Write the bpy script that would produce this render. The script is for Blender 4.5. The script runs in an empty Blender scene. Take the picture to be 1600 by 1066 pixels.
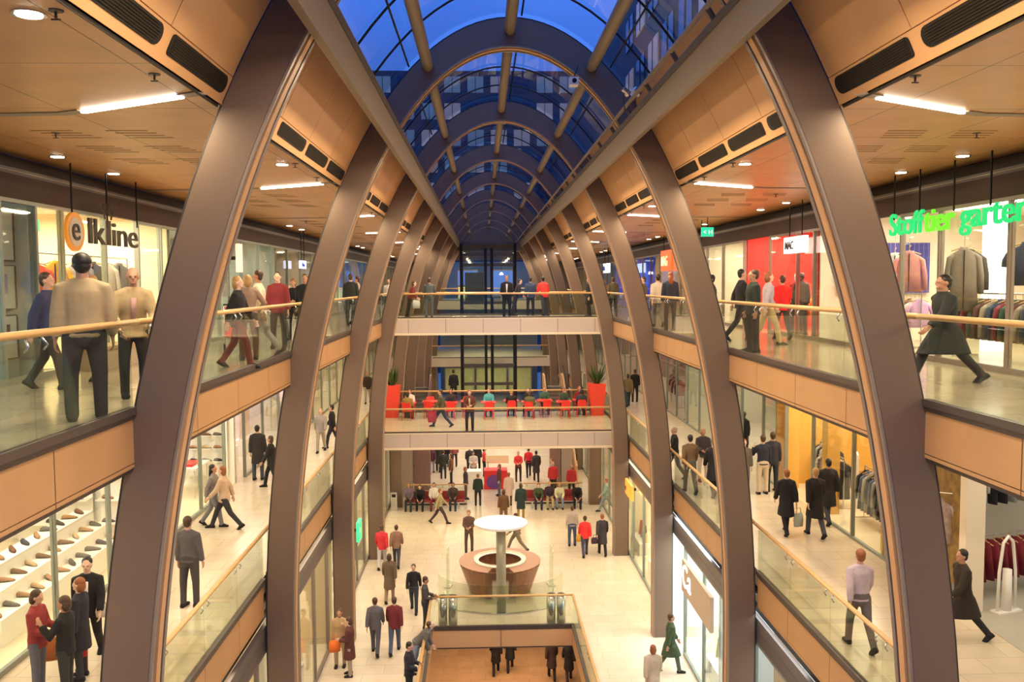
import bpy, bmesh, math, random
from mathutils import Vector, Matrix
random.seed(7)
PI = math.pi
sc = bpy.context.scene
C = sc.collection

# ------------------------------------------------------------------ camera
FPX, PITCH, YAW, ROLL = 1371.35, 0.0659, 0.0332, -0.0056
cF = Vector((math.sin(YAW)*math.cos(PITCH), math.cos(YAW)*math.cos(PITCH), -math.sin(PITCH)))
R0 = Vector((math.cos(YAW), -math.sin(YAW), 0)); U0 = R0.cross(cF)
cR = R0*math.cos(ROLL) + U0*math.sin(ROLL); cU = -R0*math.sin(ROLL) + U0*math.cos(ROLL)
cd = bpy.data.cameras.new('camera'); cam = bpy.data.objects.new('camera', cd); C.objects.link(cam)
cd.sensor_width = 36; cd.lens = FPX/1600*36; cd.clip_start = 0.1; cd.clip_end = 500
cam.matrix_world = Matrix(((cR.x, cU.x, -cF.x, 0), (cR.y, cU.y, -cF.y, 0), (cR.z, cU.z, -cF.z, 0), (0, 0, 0, 1)))
sc.camera = cam
# ------------------------------------------------------------------ world: blue hour sky
w = bpy.data.worlds.new('dusk'); sc.world = w; w.use_nodes = True
nt = w.node_tree; bg = nt.nodes['Background']
tc = nt.nodes.new('ShaderNodeTexCoord'); sx = nt.nodes.new('ShaderNodeSeparateXYZ'); cr = nt.nodes.new('ShaderNodeValToRGB')
nz = nt.nodes.new('ShaderNodeTexNoise'); nz.inputs['Scale'].default_value = 3; mxn = nt.nodes.new('ShaderNodeMath'); mxn.operation = 'MULTIPLY_ADD'
nt.links.new(tc.outputs['Generated'], sx.inputs[0]); nt.links.new(tc.outputs['Generated'], nz.inputs['Vector'])
nt.links.new(nz.outputs['Fac'], mxn.inputs[0]); mxn.inputs[1].default_value = 0.25; nt.links.new(sx.outputs['Z'], mxn.inputs[2])
nt.links.new(mxn.outputs[0], cr.inputs[0]); nt.links.new(cr.outputs[0], bg.inputs['Color'])
e = cr.color_ramp.elements
e[0].position = 0.05; e[0].color = (0.01, 0.02, 0.06, 1); e[1].position = 0.75; e[1].color = (0.09, 0.26, 0.92, 1)
q = cr.color_ramp.elements.new(0.4); q.color = (0.03, 0.09, 0.36, 1)
bg.inputs['Strength'].default_value = 2.9
# ------------------------------------------------------------------ exposure
vs = sc.view_settings
vs.view_transform = 'Standard'; vs.look = 'None'; vs.gamma = 1; vs.use_curve_mapping = False; vs.exposure = -0.12
try: sc.cycles.transparent_max_bounces = 24
except Exception: pass

Z3, Z2, Z1, Z0 = -1.5, -6.47, -11.44, -16.4      # finished floor heights relative to the lens
XC = 0.62
YA0, DY = 10.43, 8.508
def AY(k): return YA0 + k*DY
WARM = (1, 0.72, 0.42)
LIGHT = 1.0
def area(name, loc, size, power, col=WARM, rot=(0, 0, 0), sy=None, spread=None):
    l = bpy.data.lights.new(name, 'AREA'); l.energy = power*LIGHT; l.color = col
    l.shape = 'RECTANGLE'; l.size = size; l.size_y = sy or size
    if spread: l.spread = spread
    o = bpy.data.objects.new(name, l); C.objects.link(o); o.location = loc; o.rotation_euler = rot
    return o
# galleries: ceiling lights under the level-3 and level-2 slabs, soft fill strips added along the roof beams, without fixtures
for k in range(-1, 8):
    yc = AY(k) + DY/2
    far = k > 3
    for s in (-1, 1):
        area('gallery_light', (XC + s*6.4, yc, -2.3), 2.4, 110 if not far else 70, (1, .76, .48), sy=6)
    if k % 2 == 1 or not far:
        area('roof_fill', (XC - 2.3, yc, 2.75), .25, 400, (1, .78, .52), rot=(0, -0.15, 0), sy=5)
        area('roof_fill', (XC + 2.3, yc, 2.75), .25, 400, (1, .78, .52), rot=(0, 0.15, 0), sy=5)
area('bridge_light', (XC, 40.5, -7.35), 7, 260, (1, .80, .52), sy=4)
area('bridge_light', (XC, 40, -2.35), 7, 260, (1, .78, .5), sy=3)
area('basement_light', (XC, 34, -12.3), 6, 600, (1, .62, .34), sy=8)
area('concourse_light', (XC, 55, -7.4), 7, 500, (1, .82, .58), sy=14)

# ------------------------------------------------------------------ materials
MC = {}
def mat(name, col, rough=.6, metal=0, emit=None, es=1, noise=0, nscale=8, bump=0, col2=None, spec=None):
    if name in MC: return MC[name]
    m = bpy.data.materials.new(name); m.use_nodes = True; MC[name] = m
    t = m.node_tree; b = t.nodes['Principled BSDF']
    b.inputs['Base Color'].default_value = (*col, 1); b.inputs['Roughness'].default_value = rough; b.inputs['Metallic'].default_value = metal
    if spec is not None: b.inputs['Specular IOR Level'].default_value = spec
    if emit: b.inputs['Emission Color'].default_value = (*emit, 1); b.inputs['Emission Strength'].default_value = es
    if noise or col2:
        n = t.nodes.new('ShaderNodeTexNoise'); n.inputs['Scale'].default_value = nscale; n.inputs['Detail'].default_value = 5
        o = t.nodes.new('ShaderNodeTexCoord'); t.links.new(o.outputs['Object'], n.inputs['Vector'])
        mx = t.nodes.new('ShaderNodeMix'); mx.data_type = 'RGBA'
        c2 = col2 or tuple(max(0, c*(1-noise)) for c in col)
        c1 = col if col2 else tuple(min(1, c*(1+noise*.6)) for c in col)
        mx.inputs[6].default_value = (*c1, 1); mx.inputs[7].default_value = (*c2, 1)
        t.links.new(n.outputs['Fac'], mx.inputs[0]); t.links.new(mx.outputs[2], b.inputs['Base Color'])
        if bump:
            bp = t.nodes.new('ShaderNodeBump'); bp.inputs['Strength'].default_value = bump; bp.inputs['Distance'].default_value = .02
            t.links.new(n.outputs['Fac'], bp.inputs['Height']); t.links.new(bp.outputs[0], b.inputs['Normal'])
    return m
def tilemat(name, c1, c2, mortar, w_, h_, rough=.3, msize=.006, offset=0.5, bump=0, swap=False, vary=.5):
    m = mat(name, c1, rough); t = m.node_tree; b = t.nodes['Principled BSDF']
    o = t.nodes.new('ShaderNodeTexCoord'); br = t.nodes.new('ShaderNodeTexBrick'); br.offset = offset
    mp = t.nodes.new('ShaderNodeMapping'); t.links.new(o.outputs['Object'], mp.inputs[0])
    if swap == 'wall': mp.inputs['Rotation'].default_value = (0, PI/2, PI/2)
    elif swap: mp.inputs['Rotation'].default_value = (0, 0, PI/2)
    br.inputs['Scale'].default_value = 1; br.inputs['Brick Width'].default_value = w_; br.inputs['Row Height'].default_value = h_
    br.inputs['Mortar Size'].default_value = msize; br.inputs['Color1'].default_value = (*c1, 1); br.inputs['Color2'].default_value = (*c2, 1)
    br.inputs['Mortar'].default_value = (*mortar, 1); t.links.new(mp.outputs[0], br.inputs['Vector'])
    n = t.nodes.new('ShaderNodeTexNoise'); n.inputs['Scale'].default_value = 1.7; n.inputs['Detail'].default_value = 6
    t.links.new(o.outputs['Object'], n.inputs['Vector'])
    mx = t.nodes.new('ShaderNodeMix'); mx.data_type = 'RGBA'; mx.blend_type = 'MULTIPLY'; mx.inputs[0].default_value = vary
    rr = t.nodes.new('ShaderNodeValToRGB'); rr.color_ramp.elements[0].color = (.72, .72, .72, 1); rr.color_ramp.elements[0].position = .3; rr.color_ramp.elements[1].position = .7
    t.links.new(n.outputs['Fac'], rr.inputs[0]); t.links.new(br.outputs['Color'], mx.inputs[6]); t.links.new(rr.outputs[0], mx.inputs[7])
    t.links.new(mx.outputs[2], b.inputs['Base Color'])
    return m
def glassmat(name, tint, gloss=.10, rough=.03):
    # thin clear glass: Schlick reflection over a tinted transparent body
    m = bpy.data.materials.new(name); m.use_nodes = True; MC[name] = m; t = m.node_tree; t.nodes.clear()
    N = t.nodes.new; L = t.links.new
    out = N('ShaderNodeOutputMaterial'); tr = N('ShaderNodeBsdfTransparent'); gl = N('ShaderNodeBsdfGlossy'); mx = N('ShaderNodeMixShader')
    ge = N('ShaderNodeNewGeometry'); dt = N('ShaderNodeVectorMath'); dt.operation = 'DOT_PRODUCT'; L(ge.outputs['Normal'], dt.inputs[0]); L(ge.outputs['Incoming'], dt.inputs[1])
    def M_(op, x, y):
        n = N('ShaderNodeMath'); n.operation = op; n.use_clamp = op == 'ADD'
        for i, v in enumerate((x, y)):
            if v is None: continue
            if isinstance(v, (int, float)): n.inputs[i].default_value = v
            else: L(v, n.inputs[i])
        return n.outputs[0]
    c = M_('ABSOLUTE', dt.outputs['Value'], None); f = M_('POWER', M_('SUBTRACT', 1.0, c), 5.0); f = M_('ADD', M_('MULTIPLY', f, .7), gloss*.35)
    tr.inputs[0].default_value = (*tint, 1); gl.inputs[0].default_value = (.9, .95, .92, 1); gl.inputs['Roughness'].default_value = rough
    L(f, mx.inputs[0]); L(tr.outputs[0], mx.inputs[1]); L(gl.outputs[0], mx.inputs[2]); L(mx.outputs[0], out.inputs[0]); return m
ARCH = mat('brown_coated_steel', (.185, .124, .086), .45, .2, noise=.05, nscale=1.2)
ARCHD = mat('dark_gasket', (.035, .028, .025), .6)
ARCHE = mat('grey_brown_edge', (.27, .215, .175), .4, .3)
WOODA = mat('amber_lining', (.62, .34, .15), .45, noise=.1, nscale=3)
BEAM = mat('taupe_beam', (.29, .23, .155), .5, .05, noise=.05)
BEAMD = mat('dark_beam_rail', (.09, .075, .055), .5)
WOOD = mat('maple_panel', (.68, .37, .16), .42, noise=.16, nscale=1.1)
WOODC = tilemat('maple_ceiling', (.74, .41, .18), (.70, .38, .165), (.18, .09, .035), 2.127, 1.65, .38, .008, 0, vary=.55, swap=True)
WOODF = tilemat('maple_fascia', (.55, .30, .125), (.52, .285, .12), (.08, .04, .02), 2.127, 9, .4, .01, 0, vary=.3, swap=True)
RAIL = mat('pale_oak_rail', (.66, .40, .15), .35, noise=.15, nscale=5)
STEEL = mat('brushed_steel', (.6, .6, .58), .25, .9)
SILL = mat('dark_bronze_sill', (.11, .085, .07), .4, .4)
STONE = tilemat('cream_stone', (.70, .60, .44), (.66, .56, .41), (.5, .42, .3), 1.2, .6, .22, .008, .5, vary=.35)
STONE3 = tilemat('beige_stone_upper', (.46, .38, .27), (.42, .35, .25), (.3, .24, .16), 1.2, .6, .16, .008, .5, vary=.5)
STONEB = tilemat('terracotta_stone', (.50, .34, .20), (.46, .30, .18), (.3, .2, .12), 1.2, .6, .3, .008, .5, vary=.6)
BRFASC = tilemat('pale_bridge_panel', (.60, .50, .41), (.58, .485, .40), (.2, .16, .12), 1.6, 9, .35, .012, 0, vary=.15)
CREAMSTRIP = mat('cream_metal_strip', (.85, .72, .5), .4)
BLACK = mat('black_metal', (.012, .011, .010), .6, spec=.25)
DGREY = mat('dark_grey_metal', (.10, .09, .085), .45, .5)
BRONZE = mat('bronze_band', (.055, .030, .024), .6, 0, noise=.08, spec=.2)
GREYB = mat('grey_brown_band', (.16, .13, .115), .45, .3)
WHITE = mat('white_laminate', (.85, .82, .76), .4)
OFFW = mat('warm_plaster', (.8, .7, .56), .7)
GLASS = glassmat('clear_green_glass', (.90, .93, .87), .10)
GLASSS = glassmat('shop_glass', (.95, .97, .95), .10)
GLASSR = glassmat('roof_glass', (.86, .92, 1.0), .22, .02)
TUBE = mat('fluorescent_tube', (1, 1, 1), .5, emit=(1, .90, .74), es=14)
LAMPM = mat('downlight_lens', (1, 1, 1), .5, emit=(1, .88, .7), es=25)
GROOVE = mat('lamp_channel', (.34, .27, .21), .5)

# ------------------------------------------------------------------ mesh helpers
def bx(bm, x0, x1, y0, y1, z0, z1, M=None):
    v = [Vector((x, y, z)) for x in (x0, x1) for y in (y0, y1) for z in (z0, z1)]
    if M: v = [M @ p for p in v]
    v = [bm.verts.new(p) for p in v]
    for f in ((0, 1, 3, 2), (4, 6, 7, 5), (0, 4, 5, 1), (2, 3, 7, 6), (0, 2, 6, 4), (1, 5, 7, 3)):
        bm.faces.new([v[i] for i in f])
def ring(bm, c, u, v, n): return [bm.verts.new(c + u*math.cos(2*PI*i/n) + v*math.sin(2*PI*i/n)) for i in range(n)]
def loft(bm, rings, n=12, cap=True, M=None):
    L = []
    for c, u, v in rings:
        c, u, v = Vector(c), Vector(u), Vector(v)
        if M: c = M @ c; u = M.to_3x3() @ u; v = M.to_3x3() @ v
        L.append(ring(bm, c, u, v, n))
    for a, b in zip(L, L[1:]):
        for i in range(n): bm.faces.new((a[i], a[(i+1) % n], b[(i+1) % n], b[i]))
    if cap:
        bm.faces.new(L[0][::-1]); bm.faces.new(L[-1])
def tube(bm, pts, rad, n=8, M=None):
    pts = [Vector(p) for p in pts]
    if not hasattr(rad, '__len__'): rad = [rad]*len(pts)
    if M: pts = [M @ p for p in pts]
    d0 = (pts[1]-pts[0]).normalized(); up = Vector((0, 0, 1)) if abs(d0.z) < .9 else Vector((0, 1, 0))
    u = d0.cross(up).normalized(); R = []
    for i, p in enumerate(pts):
        a = pts[max(0, i-1)]; b = pts[min(len(pts)-1, i+1)]; d = (b-a).normalized()
        u = (u - d*u.dot(d)).normalized(); v = d.cross(u)
        R.append((p, u*rad[i], v*rad[i]))
    loft(bm, R, n)
def ball(bm, c, rx, ry=None, rz=None, n=10, m=6, M=None):
    ry = ry or rx; rz = rz or rx; c = Vector(c)
    R = []
    for j in range(m+1):
        t = -PI/2 + PI*(j+.0)/m; r = max(.05, math.cos(t))
        R.append((c + Vector((0, 0, rz*math.sin(t))), Vector((rx*r, 0, 0)), Vector((0, ry*r, 0))))
    loft(bm, R, n, M=M)
def prism(bm, pts, axis, a, b):
    # pts 2-D outline, extruded along axis from a to b
    def P(p, t): return {'x': (t, p[0], p[1]), 'y': (p[0], t, p[1]), 'z': (p[0], p[1], t)}[axis]
    A = [bm.verts.new(P(p, a)) for p in pts]; B = [bm.verts.new(P(p, b)) for p in pts]
    n = len(pts)
    for i in range(n): bm.faces.new((A[i], A[(i+1) % n], B[(i+1) % n], B[i]))
    bm.faces.new(A[::-1]); bm.faces.new(B)
def mesh_of(bm, name, smooth=False):
    bmesh.ops.recalc_face_normals(bm, faces=bm.faces)
    me = bpy.data.meshes.new(name); bm.to_mesh(me); bm.free()
    if smooth:
        for p in me.polygons: p.use_smooth = True
    return me
def link(name, me, m, parent=None, loc=None, label=None):
    o = bpy.data.objects.new(name, me); C.objects.link(o)
    if m is not None and not me.materials: me.materials.append(m)
    if parent: o.parent = parent
    if loc: o.location = loc
    if label: o['label'] = label
    return o
def obj(name, bm, m, parent=None, loc=None, smooth=False, label=None):
    return link(name, mesh_of(bm, name, smooth), m, parent, loc, label)
def B(*a, **k):
    bm = bmesh.new()
    for q_ in a: bx(bm, *q_)
    return bm
def T(pts, rad, n=8):
    bm = bmesh.new(); tube(bm, pts, rad, n); return bm
def tag(o, label, cat, group=None, kind=None):
    o['label'] = label; o['category'] = cat
    if group: o['group'] = group
    if kind: o['kind'] = kind
    return o
def thing(name, label, cat, loc=(0, 0, 0), rz=0, group=None):
    o = bpy.data.objects.new(name, None); C.objects.link(o); o.location = loc; o.rotation_euler = (0, 0, rz); o.empty_display_size = .1
    return tag(o, label, cat, group)
def struct(o, label=None, cat='building part'):
    o['kind'] = 'structure'
    if label: o['label'] = label; o['category'] = cat
    return o
def copy_tree(o, parent=None):
    c = o.copy(); C.objects.link(c)
    if parent: c.parent = parent
    for ch in o.children: copy_tree(ch, c)
    return c
def pix(x, y): return cF + cR*((x-800)/FPX) + cU*((533-y)/FPX)
def onZ(x, y, z):
    r = pix(x, y); return r*(z/r.z)
ORD = ['first', 'second', 'third', 'fourth', 'fifth', 'sixth', 'seventh', 'eighth', 'ninth', 'tenth', 'eleventh', 'twelfth']
SIDE = {-1: 'left', 1: 'right'}

# ------------------------------------------------------------------ arches
def EX(z, a=5.4, b=13.6):
    return a if z <= -8 else a*math.sqrt(max(0, 1-((z+8)/b)**2))
def arch_pts(a, b, n=72):
    P_ = [(XC+a, Z1), (XC+a, -9.7)]
    for i in range(n+1):
        t = PI*i/n; P_.append((XC+a*math.cos(t), -8+b*math.sin(t)))
    P_ += [(XC-a, -9.7), (XC-a, Z1)]
    return P_
def arch_band(bm, ai, bi, ao, bo, y0, y1):
    I = arch_pts(ai, bi); O = arch_pts(ao, bo); L = []
    for (xi, zi), (xo, zo) in zip(I, O):
        L.append([bm.verts.new(p) for p in ((xi, y0, zi), (xo, y0, zo), (xo, y1, zo), (xi, y1, zi))])
    for a, b in zip(L, L[1:]):
        for j in range(4): bm.faces.new((a[j], a[(j+1) % 4], b[(j+1) % 4], b[j]))
    bm.faces.new(L[0]); bm.faces.new(L[-1][::-1])
AD = .42
def mk(name, args, m):
    bm = bmesh.new(); arch_band(bm, *args); me = mesh_of(bm, name); me.materials.append(m); return me
meA = mk('frame', (4.83, 13.03, 5.39, 13.59, 0, AD), ARCH)
meE1 = mk('front_flange', (4.80, 13.0, 4.84, 13.04, 0, .07), ARCHE)
meL = mk('lining_strip', (4.795, 12.995, 4.84, 13.04, .15, .29), WOODA)
meG = mk('gasket', (4.805, 13.005, 4.84, 13.04, .29, .335), ARCHD)
meE2 = mk('rear_flange', (4.79, 12.99, 4.84, 13.04, .335, AD), ARCHE)
meO = mk('outer_gasket', (5.385, 13.585, 5.43, 13.63, .04, AD-.04), ARCHD)
for k in range(0, 9):
    t = thing('arch_rib', '%s brown steel arch counted from the camera, spanning the whole atrium' % ORD[k], 'arch', (0, AY(k), 0), 0, 'arch ribs of the atrium')
    for nm, me in (('frame', meA), ('front_flange', meE1), ('lining_strip', meL), ('gasket', meG), ('rear_flange', meE2), ('outer_gasket', meO)):
        link(nm, me, None, t)
YE = AY(8) + 6      # end of the hall

# ------------------------------------------------------------------ roof
def vault(a, b, y0, y1, zmin=3.7, n=36):
    bm = bmesh.new(); t0 = math.asin((zmin+8)/b); prev = None
    for i in range(n+1):
        t = t0 + (PI-2*t0)*i/n; x = XC+a*math.cos(t); z = -8+b*math.sin(t)
        v = (bm.verts.new((x, y0, z)), bm.verts.new((x, y1, z)))
        if prev: bm.faces.new((prev[0], prev[1], v[1], v[0]))
        prev = v
    return bm
def vpoint(t, a, b): return (XC+a*math.cos(t), -8+b*math.sin(t))
wn = 0
for k in range(-1, 9):
    wn += 1; y0 = AY(k)+AD; y1 = AY(k+1)
    if k < 0: y0 = 3
    if k == 8: y1 = YE
    g = obj('window_%d' % wn, vault(5.52, 13.7, y0, y1), GLASSR, smooth=True); struct(g, 'curved glass roof bay number %d counted from the camera' % wn, 'roof window')
    bm = bmesh.new()
    t0 = math.asin(11.7/13.7)
    for j in range(1, 4):
        y = AY(k)+AD/2 + DY*j/4
        pts = [(*vpoint(t0+(PI-2*t0)*i/24, 5.48, 13.66),) for i in range(25)]
        tube(bm, [(p[0], y, p[1]) for p in pts], .022, 4)
    obj('mullion', bm, BLACK, g)
    bm = bmesh.new()
    for i in (1.6, 5.5, 10.4):
        tt = t0+(PI-2*t0)*i/12; p = vpoint(tt, 5.48, 13.66); tube(bm, [(p[0], y0, p[1]), (p[0], y1, p[1])], .02, 4)
    obj('glazing_bar', bm, BLACK, g)
    for sg in (-1, 1):
        x = XC+sg*2.62; z = -8+13.35*math.sqrt(1-((x-XC)/5.2)**2)
        o = obj('roof_purlin', T([(x, y0-.02, z), (x, y1+.02, z)], .09, 10), BEAMD, smooth=True)
        tag(o, 'dark low roof tube on the %s edge of glass roof bay %d from the camera' % (SIDE[sg], wn), 'roof beam', 'roof purlins')
    for i, x in enumerate((-1.12, XC, 2.36)):
        z = -8+13.35*math.sqrt(1-((x-XC)/5.2)**2)
        o = obj('roof_purlin', T([(x, y0-.02, z), (x, y1+.02, z)], .12, 12), BEAM, smooth=True)
        tag(o, 'round taupe roof tube, %s of three in glass roof bay %d from the camera' % (('left', 'middle', 'right')[i], wn), 'roof beam', 'roof purlins')
# edge beams along the glass, maintenance rail on the right
for s in (-1, 1):
    xb = XC + s*2.47; an = .30*s
    bm = bmesh.new(); M = Matrix.Translation((xb, 0, 3.10)) @ Matrix.Rotation(-an, 4, 'Y')
    bx(bm, -.07, .07, 3, YE, -.22, .15, M)
    t = thing('edge_beam', 'long taupe beam running the full length under the glass roof on the %s' % SIDE[s], 'beam')
    obj('beam', bm, BEAM, t)
    bm = bmesh.new(); bx(bm, -.10, .09, 3, YE, .15, .24, M); obj('cable_tray', bm, BEAMD, t, label='dark cable tray on top of the beam')
t = thing('maintenance_rail', 'light metal ladder-like maintenance rail above the right roof beam', 'rail')
obj('top_rail', T([(2.88, 3, 3.50), (2.88, YE, 3.50)], .04, 6), BEAM, t)
for i in range(30):
    y = 5.0 + 2.127*i
    obj('post', T([(3.06, y, 3.24), (2.90, y, 3.49)], .04, 6), BEAMD, t)

# timber skin and vents following the arches, flat ceiling of the top gallery
XSH = {3: 7.75, 2: 8.62, 1: 5.46}
ZC3 = 2.08
def skin(s, y0, y1, za, zb, off, n=8, th=.04):
    bm = bmesh.new(); L = []
    for i in range(n+1):
        z = za+(zb-za)*i/n; x = EX(z, 5.4+off, 13.6+off)
        L.append([bm.verts.new(p) for p in ((XC+s*x, y0, z), (XC+s*x, y1, z), (XC+s*(x+th), y1, z), (XC+s*(x+th), y0, z))])
    for a, b in zip(L, L[1:]):
        for j in range(4): bm.faces.new((a[j], a[(j+1) % 4], b[(j+1) % 4], b[j]))
    bm.faces.new(L[0]); bm.faces.new(L[-1][::-1]); return bm
def vent_parts(s, y0, y1, lod):
    za, zb = 2.17, 2.36
    def surf(u, v, off):        # u along Y 0..1, v across 0..1
        z = za+(zb-za)*v; return Vector((XC+s*EX(z, 5.4+off, 13.6+off), y0+(y1-y0)*u, z))
    L_ = y1-y0; W = .24
    out = []
    r2 = W/2
    for i in range(9):
        a = -PI/2+PI*i/8; out.append((1-r2/L_+math.cos(a)*r2/L_, .5+.5*math.sin(a)))
    rn = .05
    for i in range(4):
        a = PI/2*i/3; out.append((rn/L_-math.sin(a)*rn/L_, 1-rn/W*.9+math.cos(a)*rn/W*.9))
    for i in range(4):
        a = PI/2*i/3; out.append((rn/L_-math.cos(a)*rn/L_, rn/W*.9-math.sin(a)*rn/W*.9))
    bm = bmesh.new()
    A = [bm.verts.new(surf(u, v, .0-.012)) for u, v in out]; D = [bm.verts.new(surf(u, v, .05)) for u, v in out]
    n = len(out)
    bm.faces.new(A)
    for i in range(n): bm.faces.new((A[i], A[(i+1) % n], D[(i+1) % n], D[i]))
    bm.faces.new(D[::-1])
    bs = bmesh.new()
    for j in range(1, 8):
        v = j/8; ins = .04+ .10*abs(v-.5)**2*4*.6
        tube(bs, [surf(.03, v, -.02), surf(1-ins, v, -.02)], .006, 4)
    return bm, bs
SLAT = mat('grille_slat', (.035, .025, .017), .6, spec=.2)
for k in range(-1, 9):
    for s in (-1, 1):
        ya = AY(k)+AD+.01; yb = AY(k+1)-.01
        if k == 8: yb = YE
        pl = (yb-ya)/4
        bm = bmesh.new()
        o = None
        for j in range(4):
            p0, p1 = ya+pl*j+.008, ya+pl*(j+1)-.008
            q0 = skin(s, p0, p1, 2.40, 3.9, .0); me = mesh_of(q0, 'p'); bm.from_mesh(me); bpy.data.meshes.remove(me)
        o = obj('ceiling', bm, WOOD, smooth=False); struct(o, 'curved maple skin above the top gallery, %s side, bay %d from the camera' % (SIDE[s], k+2), 'ceiling')
        bm = skin(s, ya, yb, 2.08, 2.39, .0, 3); o = obj('trim_1', bm, WOOD); struct(o, 'narrow maple strip holding the air vents, %s side, bay %d' % (SIDE[s], k+2), 'trim')
        bm = skin(s, ya, yb, 2.05, 3.9, .03, 6, .01); o = obj('trim_2', bm, ARCHD); struct(o, 'dark backing behind the maple skin, %s side, bay %d' % (SIDE[s], k+2), 'trim')
        if k < 5:
            for j in range(4):
                b1, b2 = vent_parts(s, ya+pl*j+.11, ya+pl*(j+1)-.11, 0)
                o = obj('air_vent', b1, BLACK); obj('grille', b2, SLAT, o)
                where = 'before the first arch' if k < 0 else 'past the %s arch' % ORD[k]
                tag(o, 'dark air vent in the %s maple ceiling, %s of four %s' % (SIDE[s], ORD[j], where), 'vent', 'air vents in the maple ceiling')
for s in (-1, 1):
    xa = XC+s*EX(2.08); xb = XC+s*8.15
    bm = B((min(xa, xb), max(xa, xb), 2, YE, 0, .2)); o = obj('ceiling', bm, WOODC, loc=(0, AY(0)-2.127*5, ZC3)); struct(o, 'flat maple panel ceiling of the %s top gallery' % SIDE[s], 'ceiling')
    o.location.y = 0
# ceiling fittings of the top gallery
def rect_between(bm, a, b, w_, z0, z1):
    a = Vector(a); b = Vector(b); d = (b-a).normalized(); n = Vector((-d.y, d.x))*w_/2
    prism(bm, [tuple(a+n), tuple(a-n), tuple(b-n), tuple(b+n)], 'z', z0, z1)
for k in range(0, 9):
    for s in (-1, 1):
        y = AY(k)
        def PX(x): return x if s < 0 else 2*XC-x-.05
        a = (PX(-3.28), y-.52); b = (PX(-4.74), y+.34)
        t = thing('linear_lamp', 'white strip lamp set diagonally in the %s maple ceiling at the %s arch' % (SIDE[s], ORD[k]), 'lamp', (0, 0, ZC3-.003), 0, 'fluorescent strip lamps')
        for ca, cb in (((PX(-3.02), y-.68), a), (b, (PX(-5.1), y+.52)), ((PX(-5.1), y+.50), (PX(-7.4), y+.72))):
            bm = bmesh.new(); rect_between(bm, ca, cb, .16, -.012, 0); obj('channel', bm, GROOVE, t)
        bm = bmesh.new(); rect_between(bm, a, b, .055, -.03, 0); obj('tube', bm, TUBE, t)
        ang = math.atan2(b[1]-a[1], b[0]-a[0])
        area('strip_lamp_light', ((a[0]+b[0])/2, (a[1]+b[1])/2, ZC3-.036), 1.6, 120, (1, .84, .58), rot=(0, 0, ang), sy=.05)
        for j, (dx, dyy) in enumerate(((-3.45, -3.45), (-6.82, 4.1), (-6.84, 6.3))):
            t = thing('downlight', 'round ceiling spotlight over the %s top gallery, %s' % (SIDE[s], ('near the maple curve before the %s arch' % ORD[k], 'by the shops just past the %s arch' % ORD[k], 'by the shops halfway past the %s arch' % ORD[k])[j]), 'lamp', (PX(dx), y+dyy, ZC3), 0, 'recessed ceiling spotlights')
            bm = bmesh.new(); loft(bm, [((0, 0, -.012), (.13, 0, 0), (0, .13, 0)), ((0, 0, 0), (.13, 0, 0), (0, .13, 0))], 16); obj('trim_ring', bm, STEEL, t)
            bm = bmesh.new(); loft(bm, [((0, 0, -.02), (.095, 0, 0), (0, .095, 0)), ((0, 0, -.012), (.10, 0, 0), (0, .10, 0))], 16); obj('lens', bm, LAMPM, t)
        for j, (dx, dyy) in enumerate(((-3.21, -3.53), (-3.22, -1.5), (-5.8, 1.9))):
            t = thing('sprinkler', 'small sprinkler head under the %s maple ceiling, %s' % (SIDE[s], ('well before the %s arch' % ORD[k], 'just before the %s arch' % ORD[k], 'just past the %s arch' % ORD[k])[j]), 'sprinkler', (PX(dx), y+dyy, ZC3), 0, 'sprinklers')
            bm = bmesh.new(); loft(bm, [((0, 0, 0), (.06, 0, 0), (0, .06, 0)), ((0, 0, -.01), (.055, 0, 0), (0, .055, 0))], 12); obj('rosette', bm, DGREY, t)
            obj('stem', B((-.008, .008, -.008, .008, -.06, 0), (-.035, .035, -.008, .008, -.075, -.065)), DGREY, t)
        for j in range(6 if k < 5 else 0):   # louvre slots
            cx = PX(-4.75 - 1.0*(j % 2)); cy = y+1.7+1.35*(j//2)
            bm = bmesh.new()
            for q_ in range(4): bx(bm, cx-.30+.05*q_, cx+.25+.05*q_, cy+.19*q_, cy+.19*q_+.045, ZC3-.004, ZC3)
            o = obj('ceiling_slots', bm, mat('slot_brown', (.30, .16, .07), .6))
            tag(o, 'four narrow air slots in the %s maple ceiling past the %s arch, %s of six' % (SIDE[s], ORD[k], ORD[j]), 'vent', 'slotted ceiling grilles')

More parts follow.
